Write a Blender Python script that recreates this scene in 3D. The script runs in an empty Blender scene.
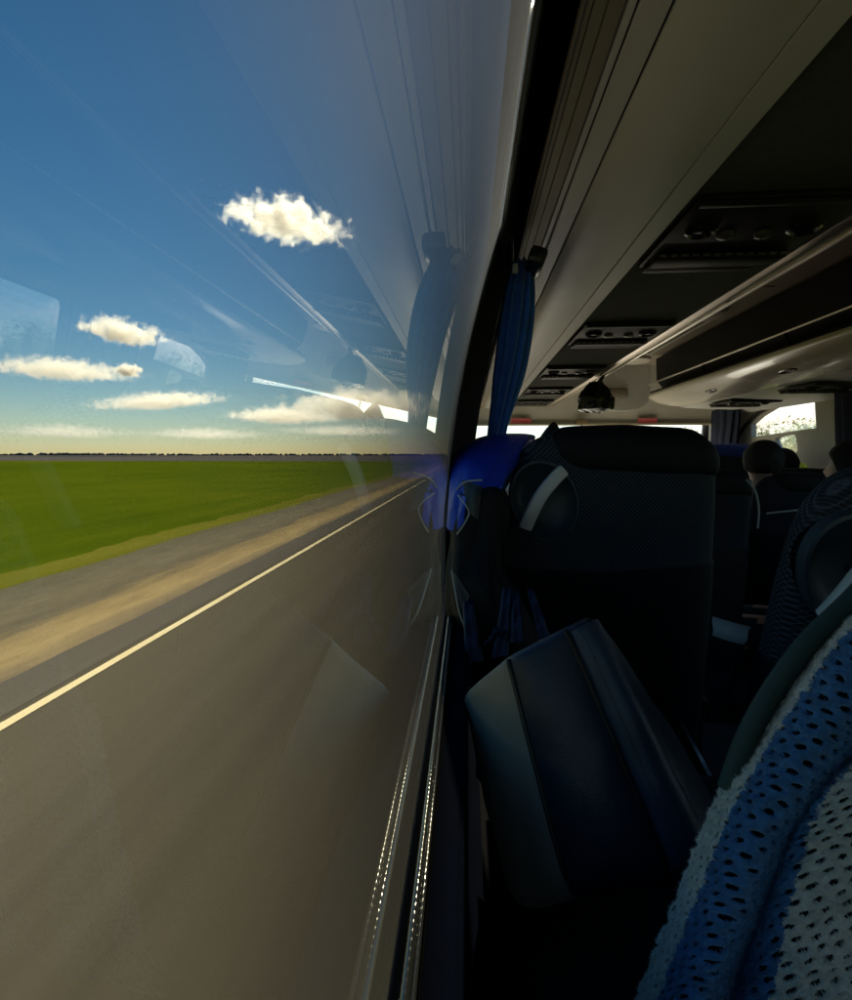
import bpy, bmesh, math, random
from mathutils import Vector, Matrix, noise
from mathutils.bvhtree import BVHTree
from mathutils.geometry import tessellate_polygon
random.seed(7)
scene = bpy.context.scene
C = scene.collection
R = math.radians

# ------------------------------------------------------------------ camera, sky, sun, exposure
EYE = 2.45                       # eye height above the road
FPX = 530.0                      # focal length in pixels of an 852 x 1000 picture
TH = math.atan(45 / FPX)
PSI = math.atan(42 / FPX * math.cos(TH))
FWD = Vector((-math.sin(PSI) * math.cos(TH), math.cos(PSI) * math.cos(TH), -math.sin(TH)))
RGT = Vector((math.cos(PSI), math.sin(PSI), 0))
UP = RGT.cross(FWD)
cam = bpy.data.objects.new('camera', bpy.data.cameras.new('camera'))
C.objects.link(cam)
cam.matrix_world = Matrix.Translation((0, 0, EYE)) @ Matrix((RGT, UP, -FWD)).transposed().to_4x4()
cam.data.sensor_fit = 'VERTICAL'
cam.data.sensor_height = 24.0
cam.data.sensor_width = 24.0
cam.data.lens = 24.0 * FPX / 1000
cam.data.clip_start = 0.004
cam.data.clip_end = 90000
scene.camera = cam

SUN_EL, SUN_AZ = 38.4, -0.6      # ahead of the coach, grazing the leaning left glass
world = bpy.data.worlds.new('World')
scene.world = world
world.use_nodes = True
wn = world.node_tree
sky = wn.nodes.new('ShaderNodeTexSky')
sky.sky_type = 'NISHITA'
sky.sun_disc = False
sky.sun_elevation = R(SUN_EL)
sky.sun_rotation = R(SUN_AZ)
sky.altitude = 100
sky.air_density = 1.0
sky.dust_density = 0.15
sky.ozone_density = 3.5
bg = wn.nodes['Background']
bg.inputs['Strength'].default_value = 0.046
hs = wn.nodes.new('ShaderNodeHueSaturation')       # the deep sky of a polarising filter
hs.inputs['Saturation'].default_value = 1.3
wn.links.new(sky.outputs['Color'], hs.inputs['Color'])
wn.links.new(hs.outputs['Color'], bg.inputs['Color'])

sun = bpy.data.objects.new('sun', bpy.data.lights.new('sun', 'SUN'))
C.objects.link(sun)
sun.data.energy = 4.4
sun.data.angle = R(0.5)
sun.data.color = (1.0, 0.93, 0.80)
sd = Vector((math.sin(R(SUN_AZ)) * math.cos(R(SUN_EL)), math.cos(R(SUN_AZ)) * math.cos(R(SUN_EL)), math.sin(R(SUN_EL))))
sun.rotation_euler = sd.to_track_quat('Z', 'Y').to_euler()

vs = scene.view_settings
vs.view_transform = 'Standard'
vs.look = 'None'
vs.exposure = 1.88
vs.gamma = 1.0
cy = scene.cycles
cy.use_denoising = True
cy.denoising_input_passes = 'RGB_ALBEDO_NORMAL'
cy.max_bounces = 10
cy.diffuse_bounces = 5
cy.glossy_bounces = 5
cy.transparent_max_bounces = 24
cy.volume_bounces = 8
cy.volume_max_steps = 256
cy.caustics_reflective = False
cy.caustics_refractive = False
cy.sample_clamp_indirect = 6.0

# ------------------------------------------------------------------ helpers
OFF = Vector((0, 0, EYE))        # modelling coordinates of the coach: x right, y forward, z from eye level


def ray(px, py):
    return (FWD + RGT * ((px - 426) / FPX) + UP * ((500 - py) / FPX))


def at(px, py, D):               # the point of that sight line on the plane y = D (coach coordinates)
    d = ray(px, py)
    return d * (D / d.y)


def on_x(px, py, x):
    d = ray(px, py)
    return d * (x / d.x)


def wl(o):
    v = Vector((0, 0, 0))
    while o is not None:
        v += o.location
        o = o.parent
    return v


class MB:
    def __init__(self, off=None):
        self.v, self.f, self.m = [], [], []
        self.off = OFF if off is None else Vector(off)

    def add(self, verts, faces, mi=0):
        b = len(self.v)
        self.v += [Vector(p) + self.off for p in verts]
        self.f += [tuple(b + i for i in f) for f in faces]
        self.m += [mi] * len(faces)
        return self

    def bm(self, bm, mi=0):
        bm.verts.index_update()
        self.add([v.co.copy() for v in bm.verts], [[v.index for v in f.verts] for f in bm.faces], mi)
        bm.free()
        return self

    def box(self, c, s, rot=(0, 0, 0), bevel=0.0, seg=2, mi=0):
        b = bmesh.new()
        bmesh.ops.create_cube(b, size=1.0)
        bmesh.ops.scale(b, vec=Vector(s), verts=b.verts)
        if bevel:
            bmesh.ops.bevel(b, geom=list(b.edges), offset=bevel, segments=seg, profile=0.5, affect='EDGES')
        from mathutils import Euler
        bmesh.ops.transform(b, matrix=Matrix.Translation(Vector(c)) @ Euler(rot).to_matrix().to_4x4(), verts=b.verts)
        return self.bm(b, mi)

    def rings(self, rings, cap=True, mi=0, closed=True):
        n = len(rings[0])
        vs_, fs = [], []
        for r in rings:
            vs_ += r
        for i in range(len(rings) - 1):
            for j in range(n if closed else n - 1):
                k = (j + 1) % n
                fs.append((i * n + j, i * n + k, (i + 1) * n + k, (i + 1) * n + j))
        if cap and closed:
            fs.append(tuple(reversed(range(n))))
            fs.append(tuple((len(rings) - 1) * n + j for j in range(n)))
        return self.add(vs_, fs, mi)

    def tube(self, path, r, seg=8, cap=True, mi=0):
        path = [Vector(p) for p in path]
        rs = r if isinstance(r, (list, tuple)) else [r] * len(path)
        rings = []
        ref = None
        for i, p in enumerate(path):
            t = (path[min(i + 1, len(path) - 1)] - path[max(i - 1, 0)])
            if t.length < 1e-9:
                t = Vector((0, 0, 1))
            t.normalize()
            if ref is None:
                ref = t.orthogonal().normalized()
            u = (ref - t * ref.dot(t))
            u = u.normalized() if u.length > 1e-6 else t.orthogonal().normalized()
            ref = u
            w = t.cross(u)
            rings.append([p + (u * math.cos(a) + w * math.sin(a)) * rs[i] for a in [2 * math.pi * k / seg for k in range(seg)]])
        return self.rings(rings, cap, mi)

    def slab(self, prof, y0, y1, t, ny=1, mi=0):      # profile of (x, z) points given a thickness t, run along y
        P = [Vector((p[0], p[1])) for p in prof]
        o = []
        for i, p in enumerate(P):
            d = (P[min(i + 1, len(P) - 1)] - P[max(i - 1, 0)]).normalized()
            o.append(p + Vector((-d.y, d.x)) * t)
        loop = P + list(reversed(o))
        rings = []
        for k in range(ny + 1):
            y = y0 + (y1 - y0) * k / ny
            rings.append([Vector((q.x, y, q.y)) for q in loop])
        n = len(loop)
        vs_ = [p for r in rings for p in r]
        fs = []
        for i in range(ny):
            for j in range(n):
                k = (j + 1) % n
                fs.append((i * n + j, i * n + k, (i + 1) * n + k, (i + 1) * n + j))
        h = len(P)
        for base in (0, ny * n):
            for j in range(h - 1):
                fs.append((base + j, base + j + 1, base + n - 2 - j, base + n - 1 - j))
        return self.add(vs_, fs, mi)

    def plate(self, outer, holes, to3, thick, mi=0):   # flat plate with holes; to3(u, v, w) maps to space
        loops = [outer] + holes
        flat = [p for l in loops for p in l]
        tris = tessellate_polygon([[Vector((p[0], p[1], 0)) for p in l] for l in loops])
        n = len(flat)
        vs_ = [to3(p[0], p[1], 0) for p in flat] + [to3(p[0], p[1], thick) for p in flat]
        fs = [tuple(t) for t in tris] + [tuple(n + i for i in reversed(t)) for t in tris]
        b = 0
        for l in loops:
            for i in range(len(l)):
                k = (i + 1) % len(l)
                fs.append((b + i, b + k, n + b + k, n + b + i))
            b += len(l)
        return self.add(vs_, fs, mi)

    def build(self, name, mat, parent=None, smooth=35, kind=None, normals=True):
        me = bpy.data.meshes.new(name)
        lo = Vector((min(p[i] for p in self.v) for i in range(3)))
        hi = Vector((max(p[i] for p in self.v) for i in range(3)))
        c = (lo + hi) / 2
        c.z = lo.z
        me.from_pydata([p - c for p in self.v], [], self.f)
        mats = mat if isinstance(mat, (list, tuple)) else [mat]
        for m_ in mats:
            me.materials.append(m_)
        me.polygons.foreach_set('material_index', self.m)
        if normals:
            b = bmesh.new()
            b.from_mesh(me)
            bmesh.ops.recalc_face_normals(b, faces=b.faces)
            b.to_mesh(me)
            b.free()
        if smooth is not None:
            me.polygons.foreach_set('use_smooth', [True] * len(me.polygons))
            me.set_sharp_from_angle(angle=R(smooth))
        me.update()
        o = bpy.data.objects.new(name, me)
        C.objects.link(o)
        o.location = c - wl(parent) if parent else c
        if parent:
            o.parent = parent
        if kind:
            o['kind'] = kind
        return o


def tag(o, label, cat=None, group=None):
    o['label'] = label
    if cat:
        o['category'] = cat
    if group:
        o['group'] = group
    return o


def thing(name, loc, label, cat, group=None):
    o = bpy.data.objects.new(name, None)
    o.empty_display_size = 0.1
    C.objects.link(o)
    o.location = loc
    return tag(o, label, cat, group)


def copy_thing(root, loc, rot, label, group=None):
    r = root.copy()
    C.objects.link(r)
    r.location = loc
    r.rotation_euler = rot
    r['label'] = label
    if group:
        r['group'] = group

    def rec(a, b):
        for ch in [x for x in C.objects if x.parent == a]:
            c = ch.copy()
            C.objects.link(c)
            c.parent = b
            rec(ch, c)
    rec(root, r)
    return r


def cr(pts, n):                  # Catmull-Rom through tuples/Vectors
    P = [Vector(p) for p in pts]
    out = []
    for k in range(n + 1):
        u = k / n * (len(P) - 1)
        i = min(int(u), len(P) - 2)
        t = u - i
        p0, p1, p2, p3 = P[max(i - 1, 0)], P[i], P[i + 1], P[min(i + 2, len(P) - 1)]
        out.append(0.5 * ((2 * p1) + (p2 - p0) * t + (2 * p0 - 5 * p1 + 4 * p2 - p3) * t * t + (3 * p1 - p0 - 3 * p2 + p3) * t ** 3))
    return out


# ------------------------------------------------------------------ materials
def base_mat(name):
    m_ = bpy.data.materials.new(name)
    m_.use_nodes = True
    nt = m_.node_tree
    return m_, nt, nt.nodes['Principled BSDF']


def nd(nt, t, **kw):
    n = nt.nodes.new(t)
    for k, v in kw.items():
        if k in n.inputs:
            n.inputs[k].default_value = v
        else:
            setattr(n, k, v)
    return n


def mth(nt, op, a, b=None, c=None):
    n = nt.nodes.new('ShaderNodeMath')
    n.operation = op
    for i, x in enumerate((a, b, c)):
        if x is None:
            continue
        if isinstance(x, (int, float)):
            n.inputs[i].default_value = x
        else:
            nt.links.new(x, n.inputs[i])
    return n.outputs[0]


def coords(nt, scale=(1, 1, 1), kind='Object', rot=(0, 0, 0)):
    tc = nt.nodes.new('ShaderNodeTexCoord')
    mp = nt.nodes.new('ShaderNodeMapping')
    mp.inputs['Scale'].default_value = scale
    mp.inputs['Rotation'].default_value = rot
    nt.links.new(tc.outputs[kind], mp.inputs['Vector'])
    return mp.outputs['Vector']


def surf(name, col, rough=0.6, metal=0.0, rough2=None, var=0.15, vscale=8.0, bump=0.0, bscale=200.0, stretch=(1, 1, 1), spec=0.5, col2=None, detail=6.0, dist=0.002, sheen=0.0):
    m_, nt, p = base_mat(name)
    p.inputs['Roughness'].default_value = rough
    p.inputs['Metallic'].default_value = metal
    p.inputs['Specular IOR Level'].default_value = spec
    if sheen:
        p.inputs['Sheen Weight'].default_value = sheen
    v = coords(nt, stretch)
    n1 = nd(nt, 'ShaderNodeTexNoise', Scale=vscale, Detail=detail, Roughness=0.6)
    nt.links.new(v, n1.inputs['Vector'])
    rp = nt.nodes.new('ShaderNodeValToRGB')
    rp.color_ramp.elements[0].position = 0.3
    rp.color_ramp.elements[1].position = 0.7
    a = col
    b = col2 or tuple(c * (1 + var) for c in col)
    if not col2:
        a = tuple(c * (1 - var) for c in col)
    rp.color_ramp.elements[0].color = (*a, 1)
    rp.color_ramp.elements[1].color = (*b, 1)
    nt.links.new(n1.outputs['Fac'], rp.inputs['Fac'])
    nt.links.new(rp.outputs['Color'], p.inputs['Base Color'])
    rr = mth(nt, 'MULTIPLY_ADD', n1.outputs['Fac'], 0.25, rough - 0.12)
    if rough2 is None:
        nt.links.new(rr, p.inputs['Roughness'])
    else:
        p.inputs['Roughness'].default_value = rough2
    if bump:
        n2 = nd(nt, 'ShaderNodeTexNoise', Scale=bscale, Detail=4.0)
        nt.links.new(v, n2.inputs['Vector'])
        bp = nd(nt, 'ShaderNodeBump', Strength=bump, Distance=dist)
        nt.links.new(n2.outputs['Fac'], bp.inputs['Height'])
        nt.links.new(bp.outputs['Normal'], p.inputs['Normal'])
    return m_


def mesh_fabric(name, dark, light, pitch):
    m_, nt, p = base_mat(name)
    p.inputs['Roughness'].default_value = 0.75
    tc = nt.nodes.new('ShaderNodeTexCoord')
    sx = nt.nodes.new('ShaderNodeSeparateXYZ')
    nt.links.new(tc.outputs['Object'], sx.inputs[0])
    k = math.pi / pitch
    u = mth(nt, 'ADD', mth(nt, 'MULTIPLY', sx.outputs['X'], 1.0), mth(nt, 'MULTIPLY', sx.outputs['Y'], 0.9))
    a = mth(nt, 'SINE', mth(nt, 'MULTIPLY', mth(nt, 'ADD', u, sx.outputs['Z']), k))
    b = mth(nt, 'SINE', mth(nt, 'MULTIPLY', mth(nt, 'SUBTRACT', u, sx.outputs['Z']), k))
    d = mth(nt, 'MULTIPLY', mth(nt, 'ABSOLUTE', a), mth(nt, 'ABSOLUTE', b))
    nz = nd(nt, 'ShaderNodeTexNoise', Scale=300.0, Detail=3.0)
    nt.links.new(tc.outputs['Object'], nz.inputs['Vector'])
    f = mth(nt, 'SUBTRACT', 1.0, mth(nt, 'SMOOTH_MIN', mth(nt, 'MULTIPLY', d, 2.2), 1.0, 0.2))
    f = mth(nt, 'MULTIPLY', f, mth(nt, 'MULTIPLY_ADD', nz.outputs['Fac'], 1.2, 0.3))
    mx = nt.nodes.new('ShaderNodeMix')
    mx.data_type = 'RGBA'
    mx.inputs[6].default_value = (*dark, 1)
    mx.inputs[7].default_value = (*light, 1)
    nt.links.new(f, mx.inputs[0])
    nt.links.new(mx.outputs[2], p.inputs['Base Color'])
    bp = nd(nt, 'ShaderNodeBump', Strength=0.8, Distance=0.002)
    nt.links.new(f, bp.inputs['Height'])
    nt.links.new(bp.outputs['Normal'], p.inputs['Normal'])
    return m_


def glass_mat(name, tint, boost=1.7, dirt=0.0, reflect=True):
    m_, nt, p = base_mat(name)
    nt.nodes.remove(p)
    out = nt.nodes['Material Output']
    tr = nd(nt, 'ShaderNodeBsdfTransparent')
    tr.inputs['Color'].default_value = (*tint, 1)
    last = tr.outputs[0]
    if reflect:
        g = nt.nodes.new('ShaderNodeNewGeometry')
        dt = nt.nodes.new('ShaderNodeVectorMath')
        dt.operation = 'DOT_PRODUCT'
        nt.links.new(g.outputs['Normal'], dt.inputs[0])
        nt.links.new(g.outputs['Incoming'], dt.inputs[1])
        c = mth(nt, 'ABSOLUTE', dt.outputs['Value'])
        s = mth(nt, 'POWER', mth(nt, 'SUBTRACT', 1.0, c), 4.4)
        r1 = mth(nt, 'MULTIPLY_ADD', s, 0.96, 0.04)               # one surface (Schlick)
        rr = mth(nt, 'DIVIDE', mth(nt, 'MULTIPLY', r1, 2.0), mth(nt, 'ADD', 1.0, r1))   # both surfaces of a pane
        rr = mth(nt, 'SUBTRACT', 1.0, mth(nt, 'POWER', mth(nt, 'SUBTRACT', 1.0, rr), boost))
        gz = mth(nt, 'MULTIPLY', mth(nt, 'POWER', mth(nt, 'SUBTRACT', 1.0, c), 12.0), 0.65)     # nearly a mirror at the most grazing angles
        rr = mth(nt, 'ADD', rr, mth(nt, 'MULTIPLY', gz, mth(nt, 'SUBTRACT', 1.0, rr)))
        gl = nd(nt, 'ShaderNodeBsdfAnisotropic') if False else nd(nt, 'ShaderNodeBsdfGlossy', Roughness=0.0)
        gl.inputs['Color'].default_value = (0.95, 0.95, 0.95, 1)
        mx = nt.nodes.new('ShaderNodeMixShader')
        nt.links.new(rr, mx.inputs[0])
        nt.links.new(last, mx.inputs[1])
        nt.links.new(gl.outputs[0], mx.inputs[2])
        last = mx.outputs[0]
        if dirt:                 # a film of dust: the longer the path through it, the more it covers
            d1 = nd(nt, 'ShaderNodeBsdfDiffuse')
            d2 = nd(nt, 'ShaderNodeBsdfTranslucent')
            for q in (d1, d2):
                q.inputs['Color'].default_value = (0.60, 0.57, 0.50, 1)
            dm = nt.nodes.new('ShaderNodeMixShader')
            nt.links.new(d1.outputs[0], dm.inputs[1])
            nt.links.new(d2.outputs[0], dm.inputs[2])
            tc = nt.nodes.new('ShaderNodeTexCoord')
            sx = nt.nodes.new('ShaderNodeSeparateXYZ')
            nt.links.new(tc.outputs['Object'], sx.inputs[0])       # height above the foot of the pane
            hi = mth(nt, 'POWER', mth(nt, 'MAXIMUM', mth(nt, 'SUBTRACT', sx.outputs['Z'], 0.40), 0.0), 1.5)
            lo = mth(nt, 'POWER', mth(nt, 'MAXIMUM', mth(nt, 'SUBTRACT', 0.20, sx.outputs['Z']), 0.0), 1.5)
            nz = nd(nt, 'ShaderNodeTexNoise', Scale=7.0, Detail=8.0, Roughness=0.65)
            mp = nt.nodes.new('ShaderNodeMapping')
            mp.inputs['Scale'].default_value = (1, 0.25, 1)
            nt.links.new(tc.outputs['Object'], mp.inputs['Vector'])
            nt.links.new(mp.outputs[0], nz.inputs['Vector'])
            tau = mth(nt, 'ADD', mth(nt, 'ADD', dirt * .15, mth(nt, 'MULTIPLY', hi, dirt * 5)), mth(nt, 'MULTIPLY', lo, dirt * 1.0))
            tau = mth(nt, 'MULTIPLY', tau, mth(nt, 'MULTIPLY_ADD', nz.outputs['Fac'], 1.4, 0.3))
            cov = mth(nt, 'SUBTRACT', 1.0, mth(nt, 'EXPONENT', mth(nt, 'MULTIPLY', mth(nt, 'DIVIDE', tau, mth(nt, 'MAXIMUM', c, 0.01)), -1.0)))
            md = nt.nodes.new('ShaderNodeMixShader')
            nt.links.new(cov, md.inputs[0])
            nt.links.new(last, md.inputs[1])
            nt.links.new(dm.outputs[0], md.inputs[2])
            last = md.outputs[0]
    nt.links.new(last, out.inputs['Surface'])
    return m_


M = {}
M['duct'] = surf('light_grey_panel', (0.73, 0.76, 0.76), 0.36, var=0.05, vscale=3, bump=0.08, bscale=900)
M['moulding'] = surf('olive_beige_moulding', (0.34, 0.31, 0.24), 0.45, var=0.05, vscale=4, bump=0.06, bscale=600)
M['beige'] = surf('beige_moulding', (0.60, 0.54, 0.43), 0.4, var=0.06, vscale=4, bump=0.06, bscale=600)
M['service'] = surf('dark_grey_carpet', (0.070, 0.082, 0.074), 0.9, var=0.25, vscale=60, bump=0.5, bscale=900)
M['ceiling'] = surf('grey_brown_lining', (0.33, 0.29, 0.235), 0.7, var=0.07, vscale=5, bump=0.2, bscale=700)
M['black'] = surf('black_rubber', (0.010, 0.011, 0.012), 0.6, var=0.2, bump=0.1, bscale=300, spec=0.3)
M['gloss_black'] = surf('black_plastic', (0.015, 0.015, 0.016), 0.22, var=0.2)
M['chrome'] = surf('brushed_aluminium', (0.72, 0.68, 0.62), 0.3, metal=1.0, var=0.06, vscale=30, stretch=(1, 0.05, 1))
M['navy_plastic'] = surf('navy_trim', (0.005, 0.008, 0.019), 0.9, var=0.25, bump=0.15, bscale=700, spec=0.05)
M['wall'] = surf('grey_wall_trim', (0.58, 0.56, 0.52), 0.6, var=0.08, vscale=5, bump=0.15, bscale=700)
M['white_body'] = surf('white_bodywork', (0.75, 0.75, 0.74), 0.3, var=0.03)
M['floor'] = surf('bounce_floor_carpet', (0.20, 0.16, 0.12), 0.6, var=0.25, vscale=30, bump=0.1)
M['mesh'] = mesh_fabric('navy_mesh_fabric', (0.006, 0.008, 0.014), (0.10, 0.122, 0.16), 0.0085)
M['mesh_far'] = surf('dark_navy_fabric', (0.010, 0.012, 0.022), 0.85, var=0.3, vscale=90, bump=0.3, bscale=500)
M['leather'] = surf('black_leather', (0.006, 0.006, 0.008), 0.65, var=0.2, spec=0.25, vscale=20, bump=0.35, bscale=260, dist=0.003)
M['seat_plastic'] = surf('blue_grey_plastic', (0.045, 0.062, 0.080), 0.45, var=0.1, bump=0.05, bscale=400)
M['handle'] = surf('grey_handle_plastic', (0.84, 0.80, 0.74), 0.42, var=0.06, bump=0.05, bscale=500)
M['steel'] = surf('dark_steel', (0.03, 0.03, 0.032), 0.4, metal=0.6, var=0.1)
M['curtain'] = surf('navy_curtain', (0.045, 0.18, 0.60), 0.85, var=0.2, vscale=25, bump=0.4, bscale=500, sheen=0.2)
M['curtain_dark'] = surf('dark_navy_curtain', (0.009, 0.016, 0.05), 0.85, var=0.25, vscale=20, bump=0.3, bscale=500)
M['jacket_blue'] = surf('royal_blue_nylon', (0.012, 0.048, 0.56), 0.45, var=0.15, vscale=18, bump=0.5, bscale=60, dist=0.004)
M['jacket_black'] = surf('black_nylon', (0.008, 0.009, 0.012), 0.6, var=0.2, vscale=18, bump=0.5, bscale=60, dist=0.004, spec=0.2)
M['jacket_grey'] = surf('grey_nylon', (0.045, 0.048, 0.046), 0.6, var=0.15, vscale=18, bump=0.5, bscale=70, dist=0.004)
M['jacket_navy'] = surf('navy_nylon', (0.010, 0.020, 0.065), 0.5, var=0.2, vscale=14, bump=0.5, bscale=60, dist=0.004)
M['piping'] = surf('pale_piping', (0.45, 0.46, 0.45), 0.5, var=0.1)
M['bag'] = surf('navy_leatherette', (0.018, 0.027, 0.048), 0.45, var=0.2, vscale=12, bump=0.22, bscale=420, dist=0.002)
M['bag_side_lit'] = surf('window_lit_leatherette', (0.22, 0.21, 0.18), 0.55, var=0.12, vscale=14, bump=0.22, bscale=420, dist=0.002)  # same navy bag; window light on its left side put into the colour
M['thread'] = surf('black_edging', (0.006, 0.007, 0.009), 0.5, var=0.2)
M['green_piping'] = surf('dark_green_piping', (0.022, 0.050, 0.040), 0.6, var=0.15, vscale=30, bump=0.3, bscale=900)
M['knit_blue'] = surf('blue_chenille', (0.065, 0.22, 0.46), 0.95, var=0.35, vscale=160, bump=0.8, bscale=1500, sheen=0.3)
M['knit_white'] = surf('off_white_chenille', (0.90, 0.81, 0.70), 0.95, var=0.2, vscale=160, bump=0.8, bscale=1500, sheen=0.3)
M['knit_back'] = surf('navy_cloth', (0.006, 0.009, 0.016), 0.9, var=0.2)
M['label'] = surf('pale_grey_cloth', (0.66, 0.60, 0.56), 0.7, var=0.1, bump=0.2, bscale=400)
M['sticker'] = surf('pink_red_sticker', (0.55, 0.12, 0.12), 0.4, var=0.2, vscale=60)
M['sticker_ink'] = surf('dark_red_ink', (0.25, 0.03, 0.04), 0.4, var=0.1)
M['lens'] = surf('frosted_lamp_lens', (0.75, 0.72, 0.66), 0.3, var=0.04)
M['tan'] = surf('tan_plastic', (0.30, 0.22, 0.12), 0.5, var=0.1)
M['skin'] = surf('skin', (0.42, 0.22, 0.14), 0.5, var=0.12, vscale=20)
M['hair'] = surf('dark_brown_hair', (0.006, 0.0045, 0.0035), 0.75, var=0.4, vscale=40, bump=0.8, bscale=180, stretch=(1, 1, 0.2))
M['cloth_dark'] = surf('dark_cloth', (0.014, 0.014, 0.018), 0.85, var=0.3, vscale=20, bump=0.4, bscale=200)
M['headrest_blue'] = surf('blue_headrest_cloth', (0.02, 0.05, 0.30), 0.7, var=0.15, vscale=25, bump=0.3, bscale=300)
M['sack'] = surf('black_plastic_sack', (0.012, 0.012, 0.012), 0.22, var=0.3, vscale=10, bump=0.6, bscale=40, dist=0.01)
M['gasket'] = surf('matt_black_gasket', (0.008, 0.008, 0.008), 0.9, var=0.2, spec=0.1)
M['unit_black'] = surf('satin_black_plastic', (0.010, 0.010, 0.010), 0.5, var=0.2, spec=0.3)
M['reveal'] = surf('dark_grey_reveal', (0.10, 0.11, 0.11), 0.7, var=0.1)
M['dull_trim'] = surf('dull_metal_trim', (0.30, 0.27, 0.25), 0.4, metal=0.8)
M['dark_lens'] = surf('smoked_lamp_lens', (0.10, 0.10, 0.09), 0.25)
M['tyre'] = surf('tyre_rubber', (0.02, 0.02, 0.02), 0.8)
M['pane'] = glass_mat('side_window_glass', (0.43, 0.43, 0.36), 1.12, dirt=0.02)
M['pane_clear'] = glass_mat('pane_outer_face', (1, 1, 1), reflect=False)
M['pane_tint'] = glass_mat('tinted_window_glass', (0.92, 0.92, 0.90), 1.0, dirt=0.02)
M['windscreen'] = glass_mat('windscreen_glass', (0.92, 0.93, 0.92), 1.0, dirt=0.02)

# ------------------------------------------------------------------ land
Z0 = (0, 0, 0)


def ground_mat(name, a, b, scale, stretch, bump=0.2, bscale=20.0, rough=0.9, dist=0.02, c=None, spec=0.0):
    m_, nt, p = base_mat(name)
    p.inputs['Roughness'].default_value = rough
    p.inputs['Specular IOR Level'].default_value = spec
    v = coords(nt, stretch)
    n1 = nd(nt, 'ShaderNodeTexNoise', Scale=scale, Detail=9.0, Roughness=0.62)
    nt.links.new(v, n1.inputs['Vector'])
    rp = nt.nodes.new('ShaderNodeValToRGB')
    e = rp.color_ramp.elements
    e[0].position, e[1].position = 0.32, 0.68
    e[0].color, e[1].color = (*a, 1), (*b, 1)
    if c:
        k = e.new(0.5)
        k.color = (*c, 1)
    nt.links.new(n1.outputs['Fac'], rp.inputs['Fac'])
    nt.links.new(rp.outputs['Color'], p.inputs['Base Color'])
    n2 = nd(nt, 'ShaderNodeTexNoise', Scale=bscale, Detail=6.0)
    nt.links.new(v, n2.inputs['Vector'])
    bp = nd(nt, 'ShaderNodeBump', Strength=bump, Distance=dist)
    nt.links.new(n2.outputs['Fac'], bp.inputs['Height'])
    nt.links.new(bp.outputs['Normal'], p.inputs['Normal'])
    return m_


M['earth'] = ground_mat('ploughed_earth', (0.075, 0.068, 0.066), (0.105, 0.095, 0.090), 0.02, (1, 2.5, 1), 0.4, 0.6)
def crop_mat():
    m_, nt, p = base_mat('young_crop')
    p.inputs['Roughness'].default_value = 0.95
    p.inputs['Specular IOR Level'].default_value = 0.0
    tc = nt.nodes.new('ShaderNodeTexCoord')
    cols = []
    for sc_, st_, seed in ((0.10, (1, 1, 1), 0.0), (0.9, (1, 0.03, 1), 3.0), (0.012, (1, 1, 1), 7.0), (2.5, (1, 0.25, 1), 11.0)):
        mp = nt.nodes.new('ShaderNodeMapping')
        mp.inputs['Scale'].default_value = st_
        mp.inputs['Location'].default_value = (seed, seed, 0)
        nt.links.new(tc.outputs['Object'], mp.inputs['Vector'])
        n_ = nd(nt, 'ShaderNodeTexNoise', Scale=sc_, Detail=5.0, Roughness=0.55)
        nt.links.new(mp.outputs[0], n_.inputs['Vector'])
        cols.append(n_.outputs['Fac'])
    f = mth(nt, 'ADD', mth(nt, 'MULTIPLY', cols[0], .30), mth(nt, 'MULTIPLY', cols[1], .28))
    f = mth(nt, 'ADD', f, mth(nt, 'ADD', mth(nt, 'MULTIPLY', cols[2], .30), mth(nt, 'MULTIPLY', cols[3], .12)))
    rp = nt.nodes.new('ShaderNodeValToRGB')
    e = rp.color_ramp.elements
    e[0].position, e[0].color = 0.38, (0.040, 0.066, 0.002, 1)
    e[1].position, e[1].color = 0.62, (0.092, 0.108, 0.005, 1)
    k = e.new(0.5)
    k.color = (0.062, 0.088, 0.003, 1)
    nt.links.new(f, rp.inputs['Fac'])
    nt.links.new(rp.outputs['Color'], p.inputs['Base Color'])
    bp = nd(nt, 'ShaderNodeBump', Strength=0.25, Distance=0.03)
    nt.links.new(cols[3], bp.inputs['Height'])
    nt.links.new(bp.outputs['Normal'], p.inputs['Normal'])
    return m_


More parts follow.
